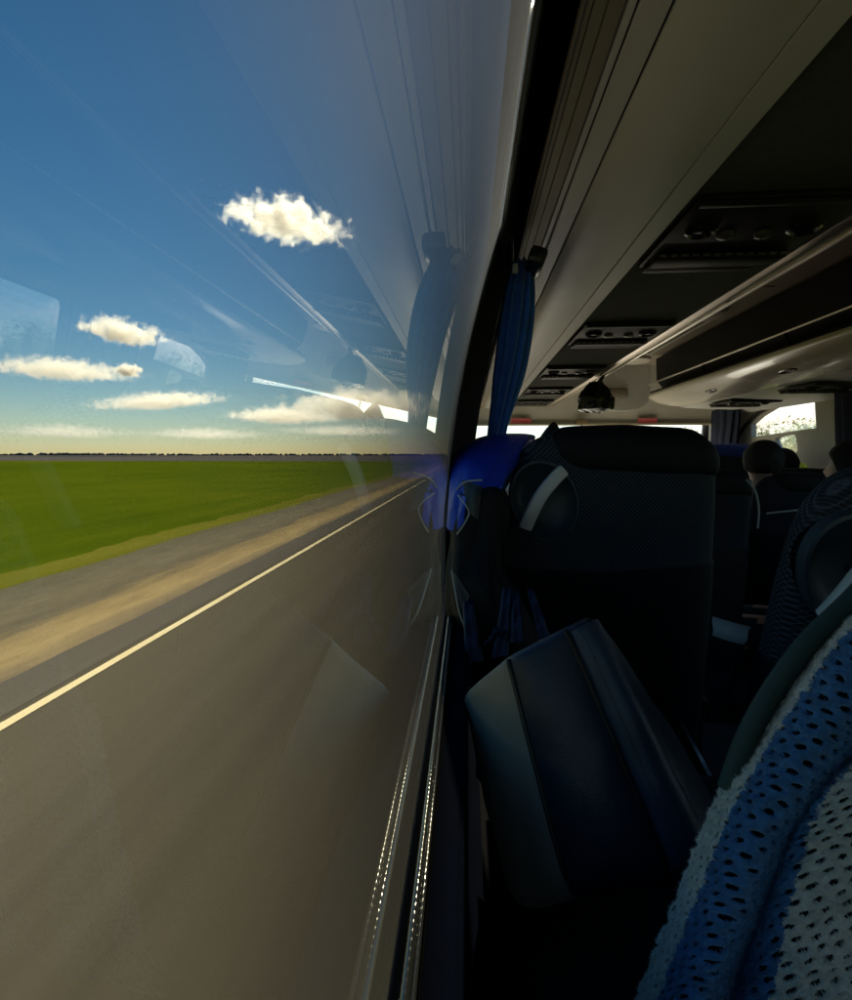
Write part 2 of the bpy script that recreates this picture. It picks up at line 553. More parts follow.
M['green'] = crop_mat()
M['margin'] = ground_mat('yellow_green_margin', (0.09, 0.095, 0.008), (0.15, 0.145, 0.02), 0.6, (1, 0.15, 1), 0.6, 5.0)
def verge_mat():
    m_, nt, p = base_mat('verge_soil')
    p.inputs['Roughness'].default_value = 0.95
    p.inputs['Specular IOR Level'].default_value = 0.0
    tc = nt.nodes.new('ShaderNodeTexCoord')
    mp = nt.nodes.new('ShaderNodeMapping')
    mp.inputs['Scale'].default_value = (1, 0.16, 1)
    nt.links.new(tc.outputs['Object'], mp.inputs['Vector'])
    n1 = nd(nt, 'ShaderNodeTexNoise', Scale=1.6, Detail=9.0, Roughness=0.66)
    nt.links.new(mp.outputs[0], n1.inputs['Vector'])
    sx = nt.nodes.new('ShaderNodeSeparateXYZ')
    nt.links.new(tc.outputs['Object'], sx.inputs[0])           # object x runs -2.0 (field side) to 2.0 (road side)
    f = mth(nt, 'ADD', mth(nt, 'MULTIPLY_ADD', sx.outputs['X'], 0.25, 0.5), mth(nt, 'MULTIPLY', mth(nt, 'SUBTRACT', n1.outputs['Fac'], 0.5), 0.42))
    rp = nt.nodes.new('ShaderNodeValToRGB')
    e = rp.color_ramp.elements
    e[0].position, e[0].color = 0.0, (0.115, 0.105, 0.055, 1)
    e[1].position, e[1].color = 1.0, (0.13, 0.115, 0.09, 1)
    for pos, col in ((0.14, (0.125, 0.112, 0.078)), (0.40, (0.155, 0.132, 0.088)), (0.55, (0.135, 0.115, 0.080)), (0.66, (0.26, 0.195, 0.10)), (0.80, (0.34, 0.255, 0.13)), (0.90, (0.24, 0.185, 0.11))):
        k = e.new(pos)
        k.color = (*col, 1)
    nt.links.new(f, rp.inputs['Fac'])
    n3 = nd(nt, 'ShaderNodeTexNoise', Scale=5.0, Detail=8.0, Roughness=0.7)
    nt.links.new(mp.outputs[0], n3.inputs['Vector'])
    mx = nt.nodes.new('ShaderNodeMix')
    mx.data_type = 'RGBA'
    mx.blend_type = 'MULTIPLY'
    mx.inputs[0].default_value = 1.0
    nt.links.new(rp.outputs['Color'], mx.inputs[6])
    cc = nt.nodes.new('ShaderNodeCombineColor')
    v = mth(nt, 'MULTIPLY_ADD', n3.outputs['Fac'], 0.9, 0.55)
    for q in range(3):
        nt.links.new(v, cc.inputs[q])
    nt.links.new(cc.outputs[0], mx.inputs[7])
    nt.links.new(mx.outputs[2], p.inputs['Base Color'])
    bp = nd(nt, 'ShaderNodeBump', Strength=0.7, Distance=0.03)
    nt.links.new(n3.outputs['Fac'], bp.inputs['Height'])
    nt.links.new(bp.outputs['Normal'], p.inputs['Normal'])
    return m_


M['verge'] = verge_mat()
M['verge2'] = ground_mat('grey_brown_gravel', (0.075, 0.065, 0.048), (0.16, 0.135, 0.095), 1.5, (1, 0.2, 1), 0.7, 8.0, c=(0.11, 0.095, 0.068))
M['asphalt'] = ground_mat('worn_asphalt', (0.084, 0.074, 0.054), (0.118, 0.103, 0.074), 1.1, (1, 0.04, 1), 0.15, 30.0, rough=0.7, dist=0.004)
M['asphalt_edge'] = ground_mat('patched_asphalt', (0.095, 0.085, 0.072), (0.13, 0.115, 0.095), 1.4, (1, 0.05, 1), 0.15, 30.0, rough=0.7, dist=0.004)
M['paint'] = ground_mat('road_paint', (0.74, 0.60, 0.34), (0.86, 0.74, 0.48), 3.0, (1, 0.2, 1), 0.1, 30.0, rough=0.6)


def edge_sheet(name, mat, x0, x1, z, y0=-60, y1=9000, wob0=0.0, wob1=0.0, step=None):
    mb = MB(Z0)
    ys = [y0]
    y = y0
    while y < y1:
        y += 0.6 if y < 40 else (3 if y < 200 else max(20, y * 0.15))
        ys.append(min(y, y1))
    rows = []
    for y in ys:
        a = x0 + wob0 * (noise.noise((y * 0.35, 1.3, 0)) + 0.5 * noise.noise((y * 1.3, 5.3, 0)))
        b = x1 + wob1 * (noise.noise((y * 0.35, 7.3, 0)) + 0.5 * noise.noise((y * 1.3, 9.1, 0)))
        rows.append([Vector((a, y, z)), Vector((b, y, z))])
    mb.rings(rows, cap=False, closed=False)
    return mb.build(name, mat, smooth=None, kind='structure', normals=False)


g = MB(Z0)
g.add([(-45000, -20000, -0.02), (45000, -20000, -0.02), (45000, 60000, -0.02), (-45000, 60000, -0.02)], [(0, 1, 2, 3)])
g.build('ground', M['earth'], smooth=None, kind='structure', normals=False)
g = MB(Z0)
g.add([(-900, -400, -0.012), (-7.6, -400, -0.012), (-7.6, 205, -0.012), (-900, 230, -0.012)], [(0, 1, 2, 3)])
g.build('green_field', M['green'], smooth=None, kind='structure', normals=False)
g = MB(Z0)
g.add([(9, -300, -0.012), (900, -300, -0.012), (900, 260, -0.012), (9, 260, -0.012)], [(0, 1, 2, 3)])
g.build('field', M['green'], smooth=None, kind='structure', normals=False)
edge_sheet('field_margin', M['margin'], -9.6, -7.4, -0.006, wob0=0.5, wob1=0.25, y1=215)
edge_sheet('gravel_verge', M['verge'], -8.5, -4.6, -0.002, wob0=0.30, y1=3000)
edge_sheet('roadside_verge', M['verge2'], 4.2, 9.5, -0.002, wob1=0.4, y1=3000)
edge_sheet('road', M['asphalt'], -4.98, 4.4, 0.008, wob0=0.04, wob1=0.05, y1=6000)
edge_sheet('road_edge_strip', M['asphalt_edge'], -4.98, -4.33, 0.012, wob0=0.07, y1=3000)
edge_sheet('edge_line', M['paint'], -4.23, -4.115, 0.016, wob0=0.006, wob1=0.006, y1=3000)
edge_sheet('lane_line', M['paint'], -0.55, -0.42, 0.016, y1=3000) if False else None

# the far-off wood on the horizon reads as one dark strip
M['wood'] = surf('far_wood_foliage', (0.095, 0.090, 0.088), 0.9, var=0.2, vscale=0.01)
wd = MB(Z0)
for i in range(1500):
    x = -5200 + 9500 * random.random()
    y = 2600 + 900 * random.random() + 260 * math.sin(x * 0.0016)
    s = .72 * (6 + 9 * max(0, noise.noise((x * 0.0018, 4.2, 0)) + 0.3)) * random.uniform(0.7, 1.2)
    b = bmesh.new()
    bmesh.ops.create_icosphere(b, subdivisions=1, radius=1)
    for v in b.verts:
        v.co = Vector((v.co.x * s * 1.5, v.co.y * s, max(-0.2, v.co.z * s * random.uniform(0.7, 1.15) + s * 0.6))) + Vector((x, y, 0))
    wd.bm(b)
o = wd.build('distant_wood', M['wood'], smooth=None, kind='stuff', normals=False)
o['label'] = 'thin dark strip of woodland along the horizon'

# bushes on the far side of the coach, seen through the door glass
M['leaf'] = surf('yellow_green_leaf', (0.09, 0.13, 0.010), 0.8, var=0.4, vscale=2.0)
_nt = M['leaf'].node_tree
_tl = nd(_nt, 'ShaderNodeBsdfTranslucent')
_tl.inputs['Color'].default_value = (0.20, 0.25, 0.012, 1)
_mx = nd(_nt, 'ShaderNodeMixShader')
_mx.inputs[0].default_value = 0.55
_nt.links.new(_nt.nodes['Principled BSDF'].outputs[0], _mx.inputs[1])
_nt.links.new(_tl.outputs[0], _mx.inputs[2])
_nt.links.new(_mx.outputs[0], _nt.nodes['Material Output'].inputs['Surface'])
M['bark'] = surf('bark', (0.06, 0.045, 0.03), 0.9, var=0.3, vscale=6, bump=0.5, bscale=30)


def bush(x, y, h, w, label, seed):
    rnd = random.Random(seed)
    t = thing('roadside_bush', (x, y, 0), label, 'bush', 'bushes along the right side of the road')
    b = MB(Z0)
    for k in range(7):
        a = rnd.random() * 6.28
        b.tube([(x, y, 0), (x + math.cos(a) * w * .2, y + math.sin(a) * w * .2, h * .4), (x + math.cos(a) * w * .45, y + math.sin(a) * w * .45, h * .8)], [0.06, 0.04, 0.012], 6)
    b.build('trunk', M['bark'], t)
    l = MB(Z0)
    cl = [(rnd.gauss(0, w * .3), rnd.gauss(0, w * .3), h * rnd.uniform(.2, .9)) for _ in range(26)]
    for k in range(9000):
        c = rnd.choice(cl)
        p = Vector((x + c[0] + rnd.gauss(0, w * .13), y + c[1] + rnd.gauss(0, w * .13), max(0.05, c[2] + rnd.gauss(0, h * .09))))
        d = Vector((rnd.gauss(0, 1), rnd.gauss(0, 1), rnd.gauss(0, 1))).normalized()
        e = d.orthogonal().normalized()
        s = rnd.uniform(.05, .11)
        l.add([p - d * s, p + e * s * .5, p + d * s, p - e * s * .5], [(0, 1, 2, 3)])
    l.build('foliage', M['leaf'], t, smooth=None, normals=False)


for i, (x, y, h, w) in enumerate([(14.5, 26, 3.8, 3.0), (17.5, 25.5, 4.2, 3.3), (20.5, 28, 3.8, 3.2), (11.8, 29, 3.5, 2.6), (23.5, 27, 4.0, 3.3)]):
    bush(x, y, h, w, 'yellow green leafy bush beside the road, seen through the panes of the coach door', 40 + i)


# ------------------------------------------------------------------ clouds (each its own body of vapour)
def cloud_mat(name, aspect, dens, seed, thr, k):
    m_, nt, p = base_mat(name)
    nt.nodes.remove(p)
    out = nt.nodes['Material Output']
    tc = nt.nodes.new('ShaderNodeTexCoord')
    mp = nt.nodes.new('ShaderNodeMapping')
    mp.inputs['Scale'].default_value = aspect
    mp.inputs['Location'].default_value = (seed * 3.7, seed * 1.9, seed * 0.7)
    nt.links.new(tc.outputs['Object'], mp.inputs['Vector'])
    nz = nd(nt, 'ShaderNodeTexNoise', Scale=1.0, Detail=9.0, Roughness=0.60, Distortion=0.25)
    nt.links.new(mp.outputs[0], nz.inputs['Vector'])
    ln = nt.nodes.new('ShaderNodeVectorMath')
    ln.operation = 'LENGTH'
    nt.links.new(tc.outputs['Object'], ln.inputs[0])
    sx = nt.nodes.new('ShaderNodeSeparateXYZ')
    nt.links.new(tc.outputs['Object'], sx.inputs[0])
    e = mth(nt, 'SUBTRACT', 1.0, mth(nt, 'ADD', mth(nt, 'MULTIPLY', ln.outputs['Value'], 0.78), mth(nt, 'MULTIPLY', mth(nt, 'ABSOLUTE', sx.outputs['X']), 0.36)))
    e = mth(nt, 'SUBTRACT', e, mth(nt, 'MULTIPLY', mth(nt, 'MAXIMUM', mth(nt, 'MULTIPLY', sx.outputs['Z'], -1.0), 0.0), 0.55))
    d = mth(nt, 'ADD', e, mth(nt, 'MULTIPLY', mth(nt, 'SUBTRACT', nz.outputs['Fac'], 0.5), k))
    d = mth(nt, 'SUBTRACT', d, thr)
    d = mth(nt, 'MINIMUM', mth(nt, 'MAXIMUM', mth(nt, 'MULTIPLY', d, 4.5), 0.0), 1.0)
    pv = nd(nt, 'ShaderNodeVolumePrincipled')
    pv.inputs['Color'].default_value = (0.955, 0.93, 0.885, 1)
    pv.inputs['Anisotropy'].default_value = 0.65
    nt.links.new(mth(nt, 'MULTIPLY', d, dens), pv.inputs['Density'])
    nt.links.new(pv.outputs[0], out.inputs['Volume'])
    return m_


def cloud(px, py, wpx, hpx, dist, label, seed, thr=0.44, k=2.1, dens=9.0, tilt=0.0, nscale=2.0):
    c = at(px, py, dist) + OFF
    sc_ = (c - OFF).length / FPX
    hx, hz = wpx / 2 * sc_, hpx / 2 * sc_
    hy = (hx + hz) / 2 * 0.9
    b = bmesh.new()
    bmesh.ops.create_icosphere(b, subdivisions=3, radius=1.0)
    me = bpy.data.meshes.new('cloud')
    b.to_mesh(me)
    b.free()
    s = nscale / hz
    me.materials.append(cloud_mat('cloud_vapour', (hx * s, hy * s, hz * s), dens / hx, seed, thr, k))
    o = bpy.data.objects.new('cloud', me)
    C.objects.link(o)
    o.location = c
    o.scale = (hx * 1.15, hy * 1.15, hz * 1.25)
    o.rotation_euler = (0, tilt, -math.atan2(c.x, c.y))
    tag(o, label, 'cloud', 'fair-weather clouds over the plain')


cloud(286, 225, 158, 33, 2000, 'small bright cream cloud standing alone high in the blue sky', 1, tilt=R(5), nscale=1.7, k=1.9)
cloud(123, 335, 96, 25, 3800, 'little rounded cloud below the lone high cloud, crossed by a window reflection', 2, tilt=R(5))
cloud(62, 372, 160, 20, 5200, 'long flat bottomed cloud at the left edge of the sky', 3)
cloud(128, 372, 36, 15, 5300, 'tiny puff of cloud at the right end of the long flat cloud', 4)
cloud(160, 403, 165, 18, 7000, 'thin wedge shaped cloud rising to the right, below the puffs', 5, tilt=R(-6))
cloud(64, 433, 150, 15, 12000, 'faint cream cloud bank low over the horizon at the left', 6, thr=0.50, k=2.6, dens=3.5)
cloud(205, 435, 170, 14, 13000, 'faint cream cloud bank low over the horizon, right of another', 7, thr=0.50, k=2.6, dens=3.5)
cloud(285, 418, 160, 20, 9000, 'wide low cloud of several puffs above the horizon', 8, thr=0.43)
cloud(360, 410, 200, 38, 8500, 'largest low cloud with greyish base beside the reflected windscreen', 9, thr=0.40, dens=9)
cloud(345, 432, 200, 14, 13000, 'streak of low cloud beneath the largest low cloud', 10, thr=0.50, k=2.6, dens=3.5)

cloud(800, 418, 300, 60, 8000, 'made up cloud bank whitening the overexposed sky in the coach door window', 11, thr=0.30, k=1.5, dens=6)  # invented cloud, added to whiten the overexposed sky behind the door window

# ------------------------------------------------------------------ the coach
bus = thing('coach', (1.1, 2.0, 0), 'grey trimmed interior of a touring coach with a curved side window and dark ceiling panels', 'bus')
YB, YF = -3.55, 5.3               # rear and front of the modelled saloon
FLOOR = -1.15
CEIL = 0.80


def gx(z):
    return -0.033 + 0.1073 * z + 0.2576 * z * z


def gpts(z0, z1, n=18):
    return [(gx(z0 + (z1 - z0) * i / n), z0 + (z1 - z0) * i / n) for i in range(n + 1)]


def curved_window(y0, y1):
    fr = MB()
    def rim(a, b, z0, z1, n=14):
        zs = [z0 + (z1 - z0) * i / n for i in range(n + 1)]
        return [(a, z) for z in zs] + [(b, z) for z in reversed(zs)]
    fr.plate(rim(y0 - .03, y1 + .03, -.36, .457), [rim(y0, y1, -.335, .4525)], lambda u, v, w_: Vector((gx(v) - .0075 + w_, u, v)), .0045)
    w = fr.build('window', M['black'], bus)
    ny = 12
    P = gpts(-.33, .453, 40)
    rows_i = [[Vector((p[0], y0 + (y1 - y0) * k / ny, p[1])) for p in P] for k in range(ny + 1)]
    rows_o = [[Vector((p[0] - .005, y0 + (y1 - y0) * k / ny, p[1])) for p in P] for k in range(ny + 1)]
    mb = MB()
    mb.rings(rows_i, closed=False, mi=0)
    mb.rings(rows_o, closed=False, mi=1)
    mb.build('pane', [M['pane'], M['pane_clear']], w, smooth=180, normals=False)
    fb = MB()                    # black ceramic border printed along the upright edges of the pane
    for a, b in ((y0, y0 + .10), (y1 - .12, y1)):
        fr_ = [[Vector((p[0] - o_, y, p[1])) for p in P for o_ in (.0056,)] for y in (a, b)]
        fb = MB()
        fb.rings(fr_, closed=False)
        fb.rings([[p + Vector((-.0012, 0, 0)) for p in r_] for r_ in fr_], closed=False)
        fb.build('printed_border', M['gasket'], w, smooth=None, normals=False)


curved_window(-1.35, 1.16)
curved_window(-3.30, -1.66)
curved_window(1.50, 2.85)
curved_window(3.10, 5.1)

# pillars between the panes
for (y0, y1) in ((1.17, 1.49), (2.86, 3.09), (-1.64, -1.37), (-3.56, -3.32)):
    mb = MB()
    prof = [(gx(z) - .012, z) for z in [-.34 + .78 * i / 20 for i in range(21)]]
    inn = [(gx(z) + .035 + .01 * math.sin((z + .34) / .78 * math.pi), z) for z in [-.34 + .78 * i / 20 for i in range(21)]]
    loop = prof + list(reversed(inn))
    mb.rings([[Vector((p[0], y, p[1])) for p in loop] for y in (y0, y0 + .02, y1 - .02, y1)], cap=True)
    mb.build('pillar', M['black'], bus, smooth=40)

# sill: rubber gasket, ribbed bead, navy ledge
mb = MB()
mb.slab([(-.0435, -.306), (-.0385, -.3045), (-.034, -.292), (-.0285, -.291), (-.0275, -.303)], YB, 5.1, -.012)
mb.build('window_gasket', M['gasket'], bus, smooth=50)
M['bead'] = surf('ribbed_metal_bead', (0.22, 0.20, 0.16), 0.2, metal=0.45, rough2=0.085, var=0.1, spec=0.8)
for bx, bz, br in ((-.0318, -.2905, .0030), (-.0275, -.2915, .0018)):
    bd = MB()
    pts, rs = [], []
    y = 0.02
    while y < 1.15:
        for f, q in ((0, .962), (.2, .992), (.45, 1.0), (.7, .992), (.95, .962)):
            pts.append((bx, y + f * .0062, bz))
            rs.append(br * q)
        y += .0062
    bd.tube(pts, rs, 8)
    bd.build('ribbed_bead', M['bead'], bus, smooth=70)
mb = MB()
mb.slab([(-.0275, -.304), (-.024, -.300), (-.006, -.300), (-.001, -.303), (0, -.309), (0, -.40), (0, -.70), (.03, -.72), (.03, FLOOR)], YB, 5.2, -.02, ny=6)
mb.build('window_ledge', M['navy_plastic'], bus, smooth=30)
mb = MB()
mb.slab([(-.0435, -.318), (-.050, -.8), (-.055, -1.6), (-.05, -2.05)], YB, 5.35, .015)
mb.build('outer_panel', M['white_body'], bus)

# glossy lip where the glass meets the black seal
mb = MB()
mb.tube([(.0590, YB, .4160), (.0590, 5.1, .4160)], .0021, 12)
mb.build('seal_lip', M['bead'], bus)

# mouldings above the window
mb = MB()
mb.slab([(.0650, .4195), (.0615, .4225), (.0702, .452), (.0885, .612), (.150, .612)], YB, 5.1, -.003)
mb.build('window_seal', M['black'], bus, smooth=30)
mb = MB()
mb.slab([(.1545, .606), (.1405, .548), (.1395, .544), (.1265, .497), (.1255, .492), (.1155, .455), (.1095, .441)], YB, 5.1, .004)
mb.build('window_reveal', M['reveal'], bus, smooth=25)
mb = MB()
mb.slab([(.1085, .442), (.1095, .4400), (.1185, .4412), (.1190, .4440), (.1200, .4440), (.1205, .4415), (.1335, .4440), (.1340, .4465), (.1350, .4465), (.1355, .4443), (.1525, .4465), (.1530, .4490)], YB, 5.15, .012)
mb.build('moulding', M['moulding'], bus, smooth=30)
mb = MB()
mb.slab([(.1545, .4515), (.156, .4475), (.1635, .4465), (.165, .4505)], YB, 5.15, .012)
mb.slab([(.1668, .4505), (.1685, .446), (.1965, .4425), (.1982, .4465)], YB, 5.15, .012)
n = 14
arc = [(.2012 + (.3325 - .2012) * i / n, .4420 - .0115 * math.sin(math.pi * (i / n) ** .8) - .008 * i / n) for i in range(n + 1)]
mb.slab([(.2005, .447)] + arc + [(.3335, .438)], YB, 5.15, .012)
mb.slab([(.3352, .441), (.3365, .4345), (.3795, .4395), (.3815, .4445), (.386, .446), (.387, .459)], YB, 5.15, .012)
mb.build('air_duct', M['duct'], bus, smooth=28)
# dark backing so the seams read as gaps
MB().slab([(.162, .462), (.39, .470)], YB, 5.15, .02).build('duct_backing', M['black'], bus)

# roof lining, aisle ceiling, seams, hatch
mb = MB()
prof = [(.098, .615), (.115, .68), (.17, .745), (.40, .79), (.80, CEIL), (1.14, CEIL + .012), (1.48, CEIL), (1.9, .79), (2.1, .74), (2.24, .62), (2.31, .44)]
mb.slab(prof, YB, 5.4, .012, ny=8)
ceil = mb.build('ceiling', M['ceiling'], bus, smooth=40)
for y in (1.6, 2.72, 3.9):
    MB().slab([(.86, CEIL - .002), (1.14, CEIL + .008), (1.45, CEIL - .001)], y, y + .008, .004).build('ceiling_seam', M['black'], ceil, smooth=None)
hx0, hx1, hy0, hy1, hz = 1.02, 1.42, 3.25, 4.35, CEIL - .006
mb = MB()
for a, b in (((hx0, hy0), (hx1, hy0)), ((hx1, hy0), (hx1, hy1)), ((hx1, hy1), (hx0, hy1)), ((hx0, hy1), (hx0, hy0))):
    mb.tube([(a[0], a[1], hz), (b[0], b[1], hz)], .007, 6)
mb.build('roof_hatch_edge', M['duct'], ceil)
for (x, y) in ((1.30, 3.15), (1.38, 4.62)):
    mb = MB()
    mb.rings([[Vector((x + r * math.cos(a), y + r * math.sin(a), z)) for a in [2 * math.pi * k / 28 for k in range(28)]] for r, z in ((.125, CEIL), (.125, CEIL - .018), (.105, CEIL - .034), (.05, CEIL - .042))])
    mb.build('ceiling_lamp', M['lens'], bus, smooth=40)
MB().slab([(.0805, .625), (.098, .72), (.15, .79)] + [(p[0], p[1] + .056) for p in prof[3:-2]] + [(2.32, .68), (2.38, .44)], YB - .1, 5.45, .025).build('roof', M['white_body'], bus)


# luggage racks
def service_unit(rack, y, x0, x1, z, name='service_unit'):
    mb = MB()
    L = .34
    mb.box(((x0 + x1) / 2, y + L / 2, z - .004), (x1 - x0, L, .012), bevel=.004, mi=0)
    mb.box(((x0 + x1) / 2, y + L * .80, z - .017), ((x1 - x0) * .92, .055, .016), bevel=.006, mi=0)
    mb.box(((x0 + x1) / 2 - .02, y + L * .97, z - .015), ((x1 - x0) * .80, .035, .014), bevel=.005, mi=0)
    mb.box(((x0 + x1) / 2, y + .012, z - .013), ((x1 - x0) * .96, .02, .008), bevel=.003, mi=0)
    for k in range(12):
        mb.box((x0 + (x1 - x0) * (.08 + .84 * k / 11), y + L * .705, z - .0185), ((x1 - x0) * .05, .005, .005), bevel=.0015, seg=1, mi=1)
    mb.box(((x0 + x1) / 2 - .02, y + L * .91, z - .019), ((x1 - x0) * .78, .004, .005), mi=1)
    u = mb.build(name, [M['unit_black'], M['dull_trim']], rack, smooth=35)
    for k, cx in enumerate((.18, .82)):
        c = Vector((x0 + (x1 - x0) * cx, y + L * .36, z - .012))
        nb = MB()
        nb.rings([[c + Vector((r * math.cos(a), r * math.sin(a), dz)) for a in [2 * math.pi * j / 20 for j in range(20)]] for r, dz in ((.030, .004), (.030, -.006), (.024, -.010), (.020, -.004), (.005, -.006))])
        nb.build('air_nozzle', M['gloss_black'], u, smooth=40)
        lb = MB()
        c2 = c + Vector(((.06 if k == 0 else -.06), .03, 0))
        lb.rings([[c2 + Vector((r * math.cos(a), r * math.sin(a), dz)) for a in [2 * math.pi * j / 16 for j in range(16)]] for r, dz in ((.017, .003), (.016, -.005), (.010, -.008))])
        lb.build('reading_light', M['dark_lens'], u, smooth=40)


lr = thing('luggage_rack', (.55, 1.3, EYE + .45), 'long overhead luggage rack above the left window with dark underside and bright double rail', 'luggage rack', 'overhead luggage racks')
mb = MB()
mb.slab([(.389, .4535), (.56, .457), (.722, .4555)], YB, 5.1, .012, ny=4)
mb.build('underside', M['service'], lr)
mb = MB()
mb.slab([(.724, .4545), (.732, .4495), (.752, .4485), (.762, .453), (.7625, .470), (.762, .512)], YB, 5.1, .010)
M['lip'] = surf('warm_anodised_lip', (0.74, 0.66, 0.57), 0.34, metal=1.0, var=0.05, vscale=20, stretch=(1, 0.05, 1))
mb.build('front_lip', M['lip'], lr, smooth=35)
mb = MB()
mb.tube([(.792, YB, .4640), (.792, 5.1, .4640)], .0085, 12)
mb.tube([(.780, YB, .4710), (.780, 5.1, .4710)], .004, 8)
mb.build('rail', M['chrome'], lr)
for y in (-3.4, -2.6, -1.75, -.9, .0, .85, 1.72, 2.6, 3.45, 4.3, 5.0):
    MB().box((.776, y, .470), (.028, .03, .012), bevel=.003).build('rail_bracket', M['black'], lr)
for y in (.10, 1.00, 1.90, 2.80, 3.66, 4.45):
    service_unit(lr, y, .40, .70, .4535)

rr = thing('luggage_rack', (1.75, 1.3, EYE + .45), 'rounded overhead luggage rack on the right with open dark shelf and bright bulging front', 'luggage rack', 'overhead luggage racks')
prof = cr([(1.455, .492), (1.450, .478), (1.465, .455), (1.52, .424), (1.60, .402), (1.68, .390), (1.73, .387)], 18)
mb = MB()
mb.slab([(p[0], p[1]) for p in prof], YB, 4.45, .012, ny=4)
c = [(p[0], p[1]) for p in prof]
endp = MB()
for k in range(1):
    ring0 = [Vector((p[0], 4.45, p[1])) for p in c]
    ring1 = [Vector((1.60 + (p[0] - 1.60) * .9, 4.52, .43 + (p[1] - .43) * .85)) for p in c]
    ring2 = [Vector((1.60 + (p[0] - 1.60) * .5, 4.58, .44 + (p[1] - .44) * .5)) for p in c]
    mb.rings([ring0, ring1, ring2], closed=False)
M['bulge'] = surf('cream_gloss_panel', (0.82, 0.78, 0.70), 0.24, var=0.04, vscale=3)
M['bulge'].node_tree.nodes['Principled BSDF'].inputs['Coat Weight'].default_value = 0.5
mb.build('front_bulge', M['bulge'], rr, smooth=40)
mb = MB()
mb.slab([(1.735, .389), (1.9, .378), (2.06, .372), (2.19, .366), (2.24, .34)], YB, 4.55, .012, ny=3)
mb.build('underside', M['duct'], rr, smooth=30)
mb = MB()
mb.slab([(1.47, .500), (1.75, .47), (2.24, .47)], YB, 4.5, .01)
mb.build('shelf', M['black'], rr)
mb = MB()
mb.tube([(1.440, YB, .560), (1.440, 4.45, .560)], .006, 8)
mb.build('rail', M['chrome'], rr)
mb = MB()
mb.slab([(1.52, .775), (1.53, .60), (1.62, .50)], YB, 4.5, -.01)
mb.build('back_panel', M['black'], rr)
for y in (.85, 1.72, 2.60, 3.45):
    mb = MB()
    mb.tube([(1.44, y, .560), (1.455, y, .500)], .006, 8)
    mb.build('rail_post', M['black'], rr)
for y in (1.55, 2.42, 3.30):
    service_unit(rr, y + .5, 1.78, 2.12, .374)
for y, in ((2.78,), (3.60,), (1.9,)):
    e = MB()
    c0 = Vector((1.56, y, .4115))
    ax = Vector((.10, 0, -.033)).normalized()
    nrm = Vector((-.033, 0, -.10)).normalized()
    e.rings([[c0 + nrm * dz + ax * (r * .020 * math.cos(a)) + Vector((0, r * .075 * math.sin(a), 0)) for a in [2 * math.pi * j / 24 for j in range(24)]] for r, dz in ((1.0, -.002), (1.0, .004), (.8, .006), (.7, .002))])
    e.build('grip_recess', M['gloss_black'], rr, smooth=40)

# front: bulkhead, header, windscreen
bk = MB()
bx0, bx1 = 1.06, 1.64
out = [(bx0, .80), (bx0, .42), (1.30, .40)] + [(p.x, p.y) for p in cr([(1.34, .395), (1.50, .41), (1.60, .47), (1.62, .60), (1.60, .80)], 12)]
bk.plate(out, [], lambda u, v, w: Vector((u, 4.95 + w, v)), .05)
bk = bk.build('bulkhead', M['duct'], bus, smooth=40)
MB().box((1.30, 4.935, .555), (.24, .03, .085), bevel=.02).build('bulkhead_screen', M['ceiling'], bk)
mb = MB()
hp = [(-.02, .288), (2.28, .288), (2.28, .80), (-.02, .80)]
mb.plate(hp, [], lambda u, v, w: Vector((u, 5.18 + w + (v - .288) * -.25, v)), .04)
hd = mb.build('front_header', M['wall'], bus)
mb = MB()
mb.slab([(-.04, .281), (2.28, .281)], 5.14, 5.22, .014)
mb.build('header_trim', M['beige'], hd)


def hdr(px, py):
    v = on_y(px, py)
    return v


def on_y(px, py, D=5.165):
    return at(px, py, D)


for (px, w, kind) in ((521, 19, 's'), (647, 18, 's')):
    c0 = at(px, 421.5, 5.145)
    s = 5.14 / FPX
    mb = MB()
    mb.box((c0.x, 5.142, c0.z), (w * s, .004, 6.5 * s), rot=(R(14), 0, 0), mi=0)
    for k in range(3):
        for q in range(6):
            mb.box((c0.x + (q - 2.5) * w * s * .15, 5.139, c0.z + (k - 1) * 2 * s), (w * s * (.06 + .05 * ((q * 3 + k) % 3)), .002, .6 * s), rot=(R(14), 0, 0), mi=1)
    mb.build('notice_sticker', [M['sticker'], M['sticker_ink']], hd, smooth=None)
c0 = at(582, 422, 5.12)
mb = MB()
mb.box((c0.x, 5.12, c0.z), (.10, .03, .05), bevel=.008)
mb.tube([(c0.x, 5.12, c0.z - .02), (c0.x, 5.12, c0.z - .09)], .008, 8)
mb.build('microphone_holder', M['tan'], hd)

# windscreen frame and glass
w = MB().box((1.12, 5.30, -.52), (2.36, .05, .08), bevel=.01).box((-.03, 5.30, -.09), (.06, .06, .9), bevel=.01).box((2.27, 5.30, -.09), (.07, .06, .9), bevel=.01).build('windscreen', M['black'], bus)
mb = MB()
mb.box((1.12, 5.33, -.08), (2.3, .006, .86))
mb.build('pane', M['windscreen'], w, smooth=None)
MB().box((1.12, 5.31, -1.28), (2.40, .07, 1.42), bevel=.02).build('front_panel', M['white_body'], bus)
MB().box((1.12, 4.82, -.62), (2.1, .84, .24), bevel=.06, seg=4).build('bounce_dashboard', M['beige'], bus, smooth=40)  # unseen; made deep and pale to bounce sunlight up to the racks

